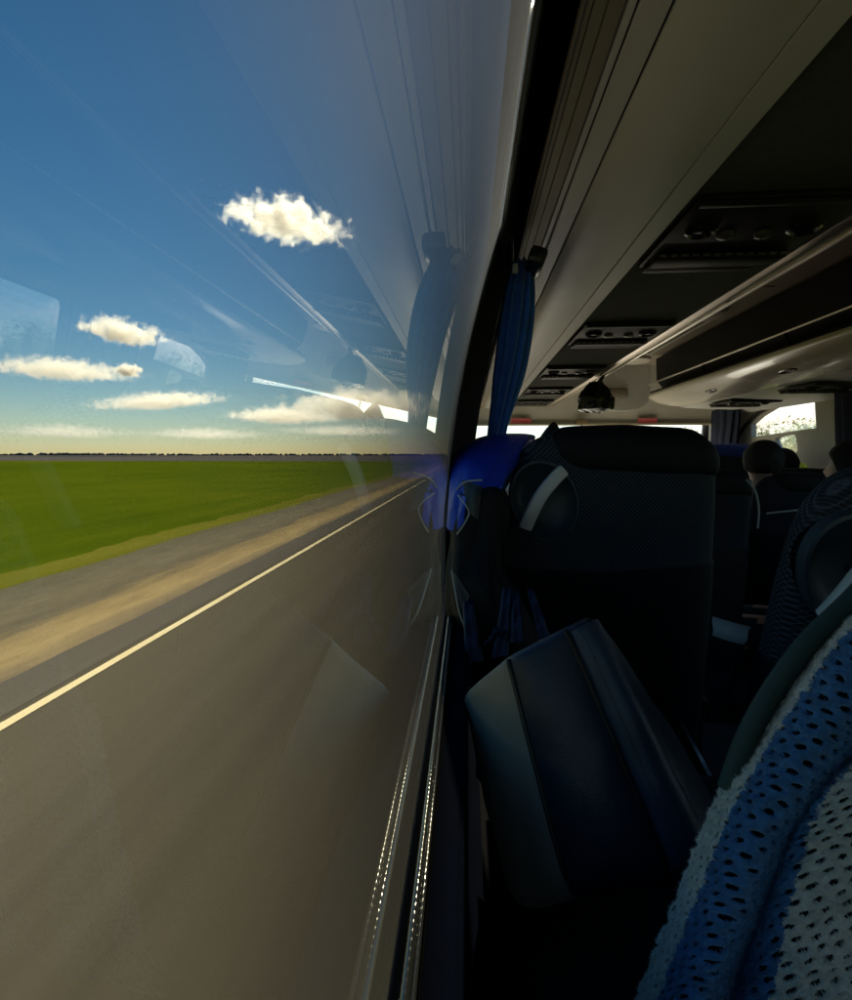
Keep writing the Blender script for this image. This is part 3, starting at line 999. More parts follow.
# floor, rear, chassis, wheels
M['floor_dark'] = surf('dark_vinyl_floor', (0.018, 0.018, 0.020), 0.9, var=0.25, vscale=30, bump=0.1, spec=0.05)
MB().box((1.13, (YB + 3.2) / 2, FLOOR - .04), (2.28, 3.2 - YB, .08)).build('floor', M['floor_dark'], bus)
MB().box((1.13, (3.204 + 5.25) / 2, FLOOR - .04), (2.28, 5.25 - 3.204, .08)).build('front_bounce_floor', M['floor'], bus)  # front floor kept paler than the rest to bounce sunlight upwards
mb = MB()
mb.plate([(-.09, -1.6), (2.34, -1.6), (2.34, .84), (-.09, .84)], [[(.12, -.42), (2.12, -.42), (2.12, .40), (.12, .40)]], lambda u, v, w: Vector((u, YB - .06 + w, v)), .06)
rw = mb.build('rear_wall', M['wall'], bus)
MB().box((1.12, YB - .035, -.01), (2.04, .006, .86)).build('rear_fill_pane', M['windscreen'], rw, smooth=None)  # unseen rear window, added to let fill light in from behind
MB().box((1.13, (YB + 5.25) / 2, -1.66), (2.2, 5.2 - YB, .75), bevel=.02).build('underbody', M['black'], bus)
for x in (.06, 2.2):
    for y in (-1.0, 4.0):
        c = Vector((x, y, -EYE + .50))
        mb = MB()
        mb.rings([[c + Vector((dx, r * math.cos(a), r * math.sin(a))) for a in [2 * math.pi * j / 32 for j in range(32)]] for dx, r in ((-.13, .30), (-.14, .46), (-.10, .495), (.10, .495), (.14, .46), (.13, .30))])
        wh = mb.build('wheel', M['tyre'], bus, smooth=50)
        mb = MB()
        mb.rings([[c + Vector((dx, r * math.cos(a), r * math.sin(a))) for a in [2 * math.pi * j / 24 for j in range(24)]] for dx, r in ((-.10, .05), (-.11, .28), (.11, .28), (.10, .05))])
        mb.build('rim', M['chrome'], wh, smooth=40)

# right side: trim, windows, glazed door
XR = 2.27
mb = MB()
outer = [(YB, FLOOR), (3.02, FLOOR), (3.02, .42), (YB, .42)]
wins = [(-3.3, -1.6), (-1.3, 1.2), (1.45, 2.86)]
holes = []
for a, b in wins:
    r_ = .05
    pts = []
    for (cy_, cz_, a0) in ((b - r_, .34 - r_, 0), (a + r_, .34 - r_, 90), (a + r_, -.42 + r_, 180), (b - r_, -.42 + r_, 270)):
        pts += [(cy_ + r_ * math.cos(R(a0 + 15 * k)), cz_ + r_ * math.sin(R(a0 + 15 * k))) for k in range(7)]
    holes.append(pts)
mb.plate(outer, holes, lambda u, v, w: Vector((XR + w, u, v)), .06)
mb.build('side_wall', M['wall'], bus, smooth=30)
for a, b in wins:
    fr = MB()
    for y in (a, b):
        fr.box((XR + .02, y, -.04), (.05, .03, .82), bevel=.005)
    for z in (-.435, .345):
        fr.box((XR + .02, (a + b) / 2, z), (.046, b - a - .03, .028), bevel=.005)
    wi = fr.build('window', M['black'], bus)
    MB().box((XR + .045, (a + b) / 2, -.04), (.006, b - a, .80)).build('pane', M['pane_tint'], wi, smooth=None)


def yz(px, py, x=XR):
    v = on_x(px, py, x)
    return (v.y, v.z)


def rpoly(pts, r=.18, n=5):      # round the corners of a polygon given as (y, z)
    o_ = []
    m_ = len(pts)
    for i in range(m_):
        p0, p1, p2 = Vector(pts[i - 1]), Vector(pts[i]), Vector(pts[(i + 1) % m_])
        a, b = p1.lerp(p0, r), p1.lerp(p2, r)
        for k in range(n + 1):
            t = k / n
            o_.append(tuple(a * (1 - t) ** 2 + p1 * 2 * t * (1 - t) + b * t * t))
    return o_


outer = [(3.025, FLOOR), (5.25, FLOOR), (5.25, .44), (3.025, .44)]
h1 = [yz(*p) for p in ((751, 437), (751, 424), (760, 416), (775, 407), (814, 395), (816, 428))]
h2 = rpoly([yz(*p) for p in ((773, 438), (795, 433), (798, 452), (784, 460))], .25)
h3 = rpoly([yz(*p) for p in ((784, 464), (805, 462), (811, 473), (795, 484))], .25)
mb = MB()
mb.plate(outer, [h1, h2, h3], lambda u, v, w: Vector((XR + w, u, v)), .04)
dr = mb.build('door', M['wall'], bus, smooth=30)
for h in (h1, h2, h3):
    mb = MB()
    cx_ = sum(p[0] for p in h) / len(h)
    cz_ = sum(p[1] for p in h) / len(h)
    mb.plate([(cx_ + (p[0] - cx_) * 1.02, cz_ + (p[1] - cz_) * 1.02) for p in h], [], lambda u, v, w: Vector((XR + .016 + w, u, v)), .006)
    mb.build('pane', M['windscreen'], dr, smooth=None)
mb = MB()
mb.tube(cr([on_x(736, 452, XR - .02), on_x(738, 437, XR - .02), on_x(750, 420, XR - .02), on_x(765, 409, XR - .02), on_x(800, 396, XR - .02)], 18), .016, 8)
mb.build('door_seal', M['black'], dr)
MB().slab([(2.335, -.35), (2.36, -.7), (2.37, -1.6), (2.34, -2.05)], YB, 5.3, -.03).build('outer_panel', M['white_body'], bus)


# ------------------------------------------------------------------ curtains
def curtain(name, label, levels, nf, mat, amp=.18, hang=True):
    # levels: list of (z, cx, cy, hx, hy)
    L = cr([Vector((l[0], l[1], l[2])) for l in levels], 40)
    H = cr([Vector((l[3], l[4], 0)) for l in levels], 40)
    rings = []
    n = 96
    for i in range(41):
        z, cx_, cy_ = L[i]
        r_ = []
        for k in range(n):
            a = 2 * math.pi * k / n
            f = 1 + amp * math.sin(nf * a + .8 * math.sin(i * .11 + a)) + .06 * noise.noise((math.cos(a) * 3, math.sin(a) * 3, i * .12))
            r_.append(Vector((cx_ + H[i].x * f * math.cos(a), cy_ + H[i].y * f * math.sin(a), z)))
        rings.append(r_)
    t = thing(name, OFF + Vector((levels[-1][1], levels[-1][2], levels[-1][0])), label, 'curtain', 'gathered window curtains')
    MB().rings(rings).build('cloth', mat, t, smooth=60)
    return t


lv = []
for (py, xl, xr_, D) in ((266, 512, 531, 1.20), (300, 505, 533, 1.20), (335, 500, 530, 1.21), (370, 496, 524, 1.22), (400, 493, 515, 1.23), (430, 489, 506, 1.24), (460, 486, 503, 1.25), (520, 486, 505, 1.25)):
    a, b = at(xl, py, D), at(xr_, py, D)
    lv.append((a.z, (a.x + b.x) / 2, D, (b.x - a.x) / 2, .045))
ct = curtain('curtain', 'deep blue curtain gathered beside the near left window pillar', lv, 11, M['curtain'])
p = at(521, 266, 1.16)
MB().tube([(p.x - .03, 1.05, p.z + .012), (p.x - .01, 1.30, p.z + .012)], .006, 8).box((p.x + .028, 1.15, p.z + .002), (.035, .10, .035), rot=(0, R(20), 0), bevel=.008).build('curtain_rail_and_block', M['gloss_black'], ct)  # rail tube plus a small black block right of the curtain top
MB().box(tuple(at(515, 269, 1.12)), (.012, .012, .020), bevel=.003).build('curtain_clip', M['piping'], ct)
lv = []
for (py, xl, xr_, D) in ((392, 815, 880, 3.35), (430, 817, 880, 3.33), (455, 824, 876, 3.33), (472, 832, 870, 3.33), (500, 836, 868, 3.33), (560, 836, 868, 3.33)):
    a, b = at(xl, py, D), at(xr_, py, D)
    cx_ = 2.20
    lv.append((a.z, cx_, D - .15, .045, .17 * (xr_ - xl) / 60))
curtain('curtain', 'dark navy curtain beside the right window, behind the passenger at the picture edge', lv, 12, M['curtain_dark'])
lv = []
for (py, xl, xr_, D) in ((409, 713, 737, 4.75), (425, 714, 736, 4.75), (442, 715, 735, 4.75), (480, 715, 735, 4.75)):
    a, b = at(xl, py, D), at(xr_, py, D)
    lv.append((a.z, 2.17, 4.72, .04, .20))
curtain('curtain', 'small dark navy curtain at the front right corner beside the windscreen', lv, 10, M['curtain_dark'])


# ------------------------------------------------------------------ seats
def pillow(levels, nx=72, nz=None, ex=3.2, ey=2.6, off=(0, 0, 0), carve=None):
    # levels: (z, cx, hw, yc, th): rounded-rectangle sections
    n = nz or 60
    L = cr([Vector((l[0], l[1], l[2])) for l in levels], n)
    Q = cr([Vector((l[3], l[4], 0)) for l in levels], n)
    rings = []
    for i in range(n + 1):
        z, cx_, hw = L[i]
        yc, th = Q[i].x, Q[i].y
        r_ = []
        for k in range(nx):
            a = 2 * math.pi * k / nx
            ca, sa = math.cos(a), math.sin(a)
            x = cx_ + max(hw, .002) * math.copysign(abs(ca) ** (2 / ex), ca)
            y = yc + max(th, .002) * math.copysign(abs(sa) ** (2 / ey), sa)
            p = Vector((x, y, z))
            if carve:
                p = carve(p, sa)
            r_.append(p)
        rings.append(r_)
    return rings


OC = Vector((-.138, 1.058))      # centre of the grip recess in (x, z) on the back of the seat
ORX, ORZ, OT = .062, .078, R(-22)


def oval(x, z):
    dx, dz = x - OC.x, z - OC.y
    u = dx * math.cos(OT) - dz * math.sin(OT)
    v = dx * math.sin(OT) + dz * math.cos(OT)
    return math.hypot(u / ORX, v / ORZ)


def oval_pt(r, a):
    u, v = ORX * r * math.cos(a), ORZ * r * math.sin(a)
    return OC.x + u * math.cos(OT) + v * math.sin(OT), OC.y - u * math.sin(OT) + v * math.cos(OT)


def make_seat(label, fabric, grip=True, headrest_mat=None, group='coach seats', low=0.0):
    t = thing('coach_seat', (0, 0, 0), label, 'seat', group)  # a passenger seat of the coach, modelled as its own object

    def carve(p, sa):
        if sa < 0 and grip:
            o_ = oval(p.x, p.z)
            if o_ < 1.05:
                p = Vector((p.x, p.y + .034 * min(1, (1.05 - o_) / .2), p.z))
        return p
    lv_ = [(.42, 0, .02, .06, .01), (.425, 0, .19, .06, .05), (.55, 0, .212, .045, .062), (.80, 0, .214, .02, .058), (.98, .0, .211, .003, .052), (1.08, .002, .206, -.004, .047), (1.14, .006, .196, -.007, .043), (1.178, .012, .172, -.008, .036), (1.193, .016, .13, -.008, .026), (1.198, .018, .02, -.008, .008)]
    MB(Z0).rings(pillow(lv_, 200, 150, ex=4.0, carve=carve)).build('backrest', fabric, t, smooth=50)
    pl_ = [(.46, 0, .205, .055, .052), (.47, 0, .211, .052, .060), (.55, 0, .2155, .045, .0655), (.80, 0, .2175, .02, .0615), (.895, 0, .216, .010, .0585), (.915, 0, .2135, .008, .054), (.92, 0, .20, .008, .045)]
    rg = pillow(pl_, 100, 40, ex=4.0)
    for r_ in rg:
        for p in r_:
            if p.z > .8:
                p.z += .10 * max(0, p.x) * (p.z - .8) / .12
    MB(Z0).rings(rg).build('back_panel', M['leather'], t, smooth=50)
    hr = [(1.118, .045, .145, -.012, .030), (1.125, .045, .162, -.012, .046), (1.15, .04, .170, -.012, .053), (1.18, .034, .165, -.010, .052), (1.202, .03, .14, -.008, .038), (1.210, .028, .10, -.006, .02), (1.212, .028, .01, -.006, .004)]
    rg = pillow(hr, 90, 30, ex=3.0)
    for r_ in rg:
        for p in r_:
            p.z -= .05 * max(0, (p.x + .02)) * (1 if p.y < 0 else .3) - .004 * noise.noise(p * 14)
    MB(Z0).rings(rg).build('headrest', headrest_mat or M['leather'], t, smooth=60)
    if grip:
        yb = -.047
        mb = MB(Z0)
        N = 48
        mb.rings([[Vector((*[oval_pt(r, 2 * math.pi * k / N)[0]], yb + dy, oval_pt(r, 2 * math.pi * k / N)[1])) for k in range(N)] for r, dy in ((1.10, .012), (1.07, -.005), (1.0, -.006), (.95, .004), (.8, .018), (.5, .025), (.05, .027))], cap=False)
        mb.build('grip_recess', M['seat_plastic'], t, smooth=60, normals=False)
        hp_ = cr([Vector((-.176, yb - .010, 1.005)), Vector((-.165, yb - .020, 1.035)), Vector((-.148, yb - .023, 1.070)), Vector((-.124, yb - .018, 1.100)), Vector((-.104, yb - .004, 1.118))], 20)
        rings = []
        for i, p in enumerate(hp_):
            tdir = (hp_[min(i + 1, 20)] - hp_[max(i - 1, 0)]).normalized()
            sd_ = tdir.cross(Vector((0, 1, 0))).normalized()
            nn = sd_.cross(tdir)
            rings.append([p + sd_ * (.0135 * math.copysign(abs(math.cos(a)) ** .6, math.cos(a))) + nn * (.0095 * math.copysign(abs(math.sin(a)) ** .6, math.sin(a))) for a in [2 * math.pi * k / 20 for k in range(20)]])
        MB(Z0).rings(rings).build('grip_handle', M['handle'], t, smooth=50)
    cu = [(.36, 0, .18, .32, .18), (.37, 0, .208, .30, .245), (.42, 0, .212, .30, .25), (.455, 0, .20, .30, .24), (.468, 0, .15, .30, .18)]
    MB(Z0).rings(pillow(cu, 60, 14, ex=5, ey=5)).build('cushion', fabric, t, smooth=50)
    mb = MB(Z0)
    for x in (-.14, .14):
        mb.box((x, .30, .18), (.05, .34, .36), bevel=.01)
    mb.box((0, .30, .012), (.40, .40, .024), bevel=.006)
    mb.build('pedestal', M['steel'], t)
    for s in (-1, 1):
        mb = MB(Z0)
        mb.tube(cr([(s * .222, .03, .60), (s * .226, .15, .615), (s * .226, .33, .612), (s * .226, .36, .585)], 14), .018, 10)
        mb.tube([(s * .222, .05, .44), (s * .222, .05, .60)], .012, 8)
        mb.build('armrest', M['gloss_black'], t)
    return t


FZ = EYE + FLOOR
seat = make_seat('navy mesh coach seat with black headrest and grey grab handle, directly ahead by the jacket', M['mesh'])
seat.location = (.292, 1.128, FZ)
grp = 'coach seats'
copy_thing(seat, (.640, .865, FZ - .045), (R(7), 0, R(-3)), 'reclined navy mesh seat at the right picture edge with its grab handle cut off', grp)
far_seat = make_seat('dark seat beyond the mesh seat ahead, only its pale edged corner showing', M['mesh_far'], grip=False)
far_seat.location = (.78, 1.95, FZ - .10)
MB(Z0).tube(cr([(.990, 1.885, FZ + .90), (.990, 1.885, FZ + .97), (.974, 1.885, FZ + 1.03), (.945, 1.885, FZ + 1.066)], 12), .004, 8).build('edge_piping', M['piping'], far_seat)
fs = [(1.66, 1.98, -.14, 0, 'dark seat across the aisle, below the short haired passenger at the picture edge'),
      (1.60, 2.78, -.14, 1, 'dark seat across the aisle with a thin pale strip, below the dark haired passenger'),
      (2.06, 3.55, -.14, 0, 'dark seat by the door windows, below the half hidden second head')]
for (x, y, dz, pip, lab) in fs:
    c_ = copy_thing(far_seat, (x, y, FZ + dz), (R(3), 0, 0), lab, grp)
    for ch in [q for q in C.objects if q.parent == c_ and q.name.startswith('edge_piping')]:
        bpy.data.objects.remove(ch)
    if pip:
        mb = MB(Z0)
        mb.tube(cr([(x - .185, 2.675, FZ + .88), (x - .08, 2.668, FZ + .895), (x + .08, 2.668, FZ + .915), (x + .185, 2.675, FZ + .93)], 12), .005, 8)
        mb.build('edge_piping', M['piping'], c_)
        pb = bpy.context.scene.objects
copy_thing(seat, (.30, 1.93, FZ - .03), (0, 0, 0), 'mesh seat hidden behind the mesh seat ahead, under the pointed hood', grp)
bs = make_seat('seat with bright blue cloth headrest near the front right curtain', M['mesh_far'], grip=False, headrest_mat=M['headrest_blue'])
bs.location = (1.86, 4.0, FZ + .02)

# ------------------------------------------------------------------ near seat with the chenille cover
NS = 60
c0 = [(930, 560), (895, 592), (852, 624), (806, 682), (766, 742), (724, 796), (690, 880), (642, 1000), (600, 1110), (566, 1230)]
c1 = [(938, 566), (903, 598), (860, 632), (814, 692), (774, 756), (741, 812), (709, 892), (668, 1000), (632, 1110), (604, 1230)]
c2 = [(965, 590), (930, 622), (890, 662), (846, 716), (806, 775), (768, 830), (738, 902), (700, 1000), (668, 1110), (640, 1230)]
c3 = [(1010, 630), (970, 660), (930, 700), (888, 745), (840, 795), (797, 846), (765, 908), (728, 1000), (700, 1110), (676, 1230)]
c4 = [(1060, 640), (1020, 675), (975, 710), (925, 735), (868, 762), (822, 812), (797, 880), (768, 1000), (748, 1110), (730, 1230)]
c5 = [(1200, 600), (1160, 640), (1110, 670), (1060, 700), (1000, 740), (940, 800), (900, 880), (870, 1000), (850, 1110), (835, 1230)]
c6 = [(1400, 600), (1360, 640), (1310, 680), (1250, 720), (1180, 770), (1110, 830), (1060, 900), (1020, 1000), (1000, 1110), (985, 1230)]
DT = [.040, .034, .026, .018, .012, .006, 0, -.006, -.008, -.008]
DX = [.368, .338, .322, .352, .322, .312, .322]
curves = []
for cc, dx in zip((c0, c1, c2, c3, c4, c5, c6), DX):
    curves.append(cr([at(p[0], p[1], dx + dt) for p, dt in zip(cc, DT)], NS))


def S(u, t):                      # u: along (0..NS), t: across (0..6)
    i = min(int(u), NS - 1)
    f = u - i
    cs = [c_[i].lerp(c_[i + 1], f) for c_ in curves]
    k = min(int(t), 5)
    q = t - k
    p0, p1, p2, p3 = cs[max(k - 1, 0)], cs[k], cs[k + 1], cs[min(k + 2, 6)]
    return 0.5 * ((2 * p1) + (p2 - p0) * q + (2 * p0 - 5 * p1 + 4 * p2 - p3) * q * q + (3 * p1 - p0 - 3 * p2 + p3) * q ** 3)


fseat = thing('coach_seat', OFF + Vector((.30, .40, FLOOR)), 'nearest seat wearing a chunky blue and white knitted cover with dark green edging', 'seat', grp)
def S_n(u, t):
    q = S(u, min(6, t + .05)) - S(u, max(0, t - .05))
    q2 = S(min(NS, u + .5), t) - S(max(0, u - .5), t)
    n_ = q.cross(q2).normalized()
    return -n_ if n_.dot(S(u, t)) > 0 else n_


front = [[S(u, max(.12, t * .25)) - S_n(u, max(.12, t * .25)) * .0045 for t in range(25)] for u in range(0, NS + 1, 2)]
back = [[p * (1 + .09 / p.y) + Vector((.016, 0, -.006)) for p in r_] for r_ in front]
mb = MB()
mb.rings([f + list(reversed(b)) for f, b in zip(front, back)], cap=True)
mb.build('backrest', M['knit_back'], fseat, smooth=60)
mb = MB()
mb.box((.34, .66, -.645), (.60, .48, .24), bevel=.05, seg=3)
mb.build('cushion', M['mesh_far'], fseat)
MB().box((.42, .55, (FLOOR - .76) / 2 - .005), (.34, .36, -.76 - FLOOR - .01), bevel=.01).build('pedestal', M['steel'], fseat)
import numpy as np
rng = np.random.default_rng(5)
CV = np.array([[tuple(p) for p in c_] for c_ in curves])          # 7 x (NS+1) x 3


def S_np(u, t):
    i = np.clip(u.astype(int), 0, NS - 1)
    f = (u - i)[..., None]
    k = np.clip(t.astype(int), 0, 5)
    q = (t - k)[..., None]
    g_ = lambda kk: CV[np.clip(kk, 0, 6), i] * (1 - f) + CV[np.clip(kk, 0, 6), i + 1] * f
    p0, p1, p2, p3 = g_(k - 1), g_(k), g_(k + 1), g_(k + 2)
    return 0.5 * ((2 * p1) + (p2 - p0) * q + (2 * p0 - 5 * p1 + 4 * p2 - p3) * q * q + (3 * p1 - p0 - 3 * p2 + p3) * q ** 3)


def vnoise(x, y, seed):
    r_ = np.random.default_rng(seed).random((256, 256))
    xi, yi = np.floor(x).astype(int), np.floor(y).astype(int)
    fx, fy = x - xi, y - yi
    fx, fy = fx * fx * (3 - 2 * fx), fy * fy * (3 - 2 * fy)
    a_, b_ = r_[xi % 256, yi % 256], r_[(xi + 1) % 256, yi % 256]
    c_, d_ = r_[xi % 256, (yi + 1) % 256], r_[(xi + 1) % 256, (yi + 1) % 256]
    return (a_ * (1 - fx) + b_ * fx) * (1 - fy) + (c_ * (1 - fx) + d_ * fx) * fy - .5


STEP = .00062
# arc length along the cover, then across it row by row
uu = np.linspace(0, NS, 1501)
pp = S_np(uu, np.full_like(uu, 1.6))
al = np.concatenate([[0], np.cumsum(np.linalg.norm(np.diff(pp, axis=0), axis=1))])
bs_ = np.arange(0.05, al[-1] - .12, STEP)
us = np.interp(bs_, al, uu)
tt = np.linspace(0, 5.3, 240)
NA = 430
T = np.zeros((len(us), NA))
valid = np.zeros((len(us), NA), bool)
A = np.arange(NA) * STEP
for r_i, u_ in enumerate(us):
    q_ = S_np(np.full_like(tt, u_), tt)
    ac = np.concatenate([[0], np.cumsum(np.linalg.norm(np.diff(q_, axis=0), axis=1))])
    T[r_i] = np.interp(A, ac, tt)
    valid[r_i] = A <= ac[-1]
U = np.repeat(us[:, None], NA, 1)
P = S_np(U, T)
du = np.gradient(P, axis=0)
dt_ = np.gradient(P, axis=1)
N_ = np.cross(dt_, du)
N_ /= np.maximum(np.linalg.norm(N_, axis=2, keepdims=True), 1e-9)
N_[(N_ * P).sum(2) > 0] *= -1
AA, BB = np.meshgrid(A, bs_)
AA = AA + .0022 * vnoise(AA * 60, BB * 60, 1) * 2
BB = BB + .0022 * vnoise(AA * 60 + 40, BB * 60, 2) * 2 + AA * .25
PX, PY = .0096, .0074
row = np.round(BB / PY)
fx = AA / PX + .5 * (row % 2)
col = np.round(fx)
hr_ = np.random.default_rng(9).random((512, 512))
sz = .82 + .2 * hr_[(row.astype(int)) % 512, (col.astype(int)) % 512]
ddx = (fx - col) * PX
ddy = BB - row * PY
D = np.sqrt((ddx / (.0024 * sz)) ** 2 + ((ddy + .15 * ddx) / (.00165 * sz)) ** 2)
e_ = np.clip((D - .85) / 1.0, 0, 1)
h_ = .0046 * np.sqrt(1 - (1 - e_) ** 2)
h_ += .0012 * vnoise(AA * 420 + BB * 150, BB * 420, 3) + .0011 * vnoise(AA * 1100, BB * 1100, 4) + .0020 * vnoise(AA * 150, BB * 150, 6)
keep = valid & (D > .85)
Q = P + N_ * h_[..., None]
nr_, nc_ = Q.shape[:2]
idx = np.arange(nr_ * nc_).reshape(nr_, nc_)
ok = keep[:-1, :-1] & keep[1:, :-1] & keep[:-1, 1:] & keep[1:, 1:]
quads = np.stack([idx[:-1, :-1], idx[:-1, 1:], idx[1:, 1:], idx[1:, :-1]], -1)[ok]
tq = (T + .10 * vnoise(AA * 300, BB * 300, 8) + .06 * vnoise(AA * 1500, BB * 1500, 11))[:-1, :-1][ok]
mi_ = ((tq < .92) | (tq > 4.02)).astype(int)
used, inv = np.unique(quads, return_inverse=True)
verts = Q.reshape(-1, 3)[used]
quads = inv.reshape(-1, 4)
# soft fibres standing off the yarn
sel = rng.choice(len(quads), 160000, replace=True)
bp_ = verts[quads[sel, 0]]
nv = N_.reshape(-1, 3)[used][quads[sel, 0]]
dr_ = nv + rng.normal(0, .75, (len(sel), 3))
dr_ /= np.linalg.norm(dr_, axis=1, keepdims=True)
sd2 = np.cross(dr_, rng.normal(0, 1, (len(sel), 3)))
sd2 /= np.maximum(np.linalg.norm(sd2, axis=1, keepdims=True), 1e-9)
ln_ = rng.uniform(.0010, .0030, (len(sel), 1))
fv = np.stack([bp_ - sd2 * .00013, bp_ + sd2 * .00013, bp_ + dr_ * ln_], 1).reshape(-1, 3)
ff = np.arange(len(fv)).reshape(-1, 3) + len(verts)
allv = np.concatenate([verts, fv]) + np.array(OFF)
ctr = (allv.min(0) + allv.max(0)) / 2
me = bpy.data.meshes.new('knitted_cover')
me.from_pydata((allv - ctr).tolist(), [], quads.tolist() + ff.tolist())
me.materials.append(M['knit_blue'])
me.materials.append(M['knit_white'])
me.polygons.foreach_set('material_index', np.concatenate([mi_, mi_[sel]]).astype(np.int32))
me.polygons.foreach_set('use_smooth', np.ones(len(me.polygons), bool))
me.update()
ko = bpy.data.objects.new('knitted_cover', me)
C.objects.link(ko)
ko.location = Vector(ctr) - wl(fseat)
ko.parent = fseat
mb = MB()
gp = [at(px, py, d) for px, py, d in ((925, 528, .405), (890, 560, .40), (852, 600, .395), (806, 645, .387), (770, 695, .380), (745, 742, .374), (728, 790, .368))]
mb.tube(cr(gp, 40), .0072, 14)
mb.build('edging', M['green_piping'], fseat, smooth=60)

# small pale tag on the reclined seat
tg = MB()
q = [at(714, 617, .92), at(751, 627, .90), at(744, 645, .90), at(713, 636, .92)]
grid = []
for i in range(7):
    row = []
    for j in range(7):
        p = q[0].lerp(q[1], j / 6).lerp(q[3].lerp(q[2], j / 6), i / 6)
        row.append(p + Vector((0, -.006 * math.sin(j / 6 * 3.1) + .003 * math.sin(i * 1.1), 0)))
    grid.append(row)
tg.rings(grid, closed=False)
tg.rings([[p + Vector((0, .004, 0)) for p in r_] for r_ in grid], closed=False)
tag(tg.build('fabric_label', M['label'], smooth=60, normals=False), 'small pale grey cloth label showing low between the dark seats', 'label')

# ------------------------------------------------------------------ bag standing against the sill
top = [at(458, 697, .64), at(507, 655, .52), at(569, 624, .52), at(594, 612, .54), at(602, 640, .70), at(500, 688, .74)]
bot = [at(500, 950, .54), at(566, 905, .45), at(686, 892, .45), at(722, 880, .47), at(720, 800, .66), at(570, 850, .68)]
bt = thing('bag', OFF + Vector((.12, .55, bot[1].z)), 'dark navy leatherette bag, one side painted paler as window light, leaning between the window sill and seat', 'bag')


bot[0] = at(508, 922, .55)
bot[1] = at(572, 905, .46)
cen = (sum(top, Vector()) + sum(bot, Vector())) / 12
M['bag_flap'] = surf('blue_grey_leatherette', (0.040, 0.062, 0.10), 0.45, var=0.15, vscale=12, bump=0.22, bscale=420)
NSG, NLEN = 14, 64
rings, sides = [], []
for a in range(NLEN + 1):
    t_ = a / NLEN
    cor = [p0.lerp(p1, t_) for p0, p1 in zip(top, bot)]
    ring = []
    for i in range(6):
        for q in range(NSG):
            ring.append(cor[i].lerp(cor[(i + 1) % 6], q / NSG))
    for _ in range(7):           # round the corners of the section
        ring = [(ring[k - 1] + ring[k] * 2 + ring[(k + 1) % len(ring)]) / 4 for k in range(len(ring))]
    c_ = sum(ring, Vector()) / len(ring)
    e = min(t_ / .05, (1 - t_) / .16)
    sc_ = 1.0 if e >= 1 else 1 - (.09 if t_ < .5 else .22) * (1 - math.sqrt(max(0, 1 - (1 - e) ** 2)))
    out = []
    for k, p in enumerate(ring):
        d = (p - c_)
        q = (k % NSG) / NSG
        bulge = .012 * math.sin(math.pi * q) * math.sin(math.pi * min(1, max(0, t_))) ** .5
        crease = .0035 * noise.noise(p * 9) + .0022 * noise.noise(Vector((p.x * 40, p.y * 40, p.z * 14)))
        out.append(c_ + d * sc_ + d.normalized() * (bulge + crease))
    rings.append(out)
bag_o = MB().rings(rings).build('body', [M['bag'], M['bag_side_lit']], bt, smooth=70)
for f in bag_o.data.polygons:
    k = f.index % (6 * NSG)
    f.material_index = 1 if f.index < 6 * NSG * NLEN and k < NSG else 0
brow = rings
# a strap-like flap lying along the right edge of the front
fl, fl2 = [], []
for a in range(2, NLEN - 4):
    row = []
    for q in range(0, NSG + 1):
        p = brow[a][(2 * NSG + q) % (6 * NSG)]
        c_ = sum(brow[a], Vector()) / (6 * NSG)
        row.append(p + (p - c_).normalized() * (.0065 - .003 * abs(q / NSG - .5) ** 2 * 4))
    fl.append(row)
    fl2.append([p + (sum(brow[a], Vector()) / (6 * NSG) - p).normalized() * .006 for p in row])
MB().rings([r_ + list(reversed(q_)) for r_, q_ in zip(fl, fl2)]).build('flap', M['bag_flap'], bt, smooth=50)
for col, m_, r_ in ((NSG, 'thread', .0026), (2 * NSG - 1, 'thread', .0022)):
    path = [r__[col] + (r__[col] - sum(r__, Vector()) / len(r__)).normalized() * .001 for r__ in brow[1:-1]]
    MB().tube(path, r_, 8).build('seam_piping', M[m_], bt)
mb = MB()
for a in range(0, len(fl) - 2):
    for f0 in (0.1, 0.6):
        p0 = fl[a][2].lerp(fl[a + 1][2], f0)
        p1 = fl[a][2].lerp(fl[a + 1][2], f0 + .28)
        o_ = Vector((0, -.0008, 0))
        mb.tube([p0 + o_, p1 + o_], .0005, 5)
o = mb.build('stitching', M['seat_plastic'], bt)

# ------------------------------------------------------------------ jacket hanging between the window and the seat
jk = thing('jacket', OFF + Vector((.05, 1.05, -.62)), 'royal blue and black jacket with pale piping hanging beside the window and seat', 'jacket')


def loft(levels, n=64, m_=60, folds=.006, fs=9.0, seed=0):
    L = cr([Vector(l[:3]) for l in levels], m_)
    H = cr([Vector((l[3], l[4], 0)) for l in levels], m_)
    rings = []
    for i in range(m_ + 1):
        cx_, cy_, z = L[i]
        r_ = []
        for k in range(n):
            a = 2 * math.pi * k / n
            ca, sa = math.cos(a), math.sin(a)
            p = Vector((cx_ + H[i].x * ca, cy_ + H[i].y * sa, z))
            f = folds * noise.noise(Vector((ca * 1.6, sa * 1.6, z * fs + seed))) * 2 + folds * .5 * noise.noise(Vector((ca * 4, sa * 4, z * fs * 2.5 + seed)))
            p += Vector((ca, sa, 0)) * f
            p.x = max(p.x, gx(p.z) + .003)
            r_.append(p)
        rings.append(r_)
    return rings


# blue shoulder
sh = loft([(.110, 1.27, .050, .02, .01), (.098, 1.25, .044, .052, .05), (.072, 1.20, .026, .068, .08), (.036, 1.10, -.012, .066, .09), (.020, 1.04, -.05, .056, .08), (.014, 1.01, -.09, .050, .075), (.010, .99, -.135, .046, .065)], folds=.007, seed=2)
so = MB().rings(sh).build('shoulder', M['jacket_blue'], jk, smooth=70)
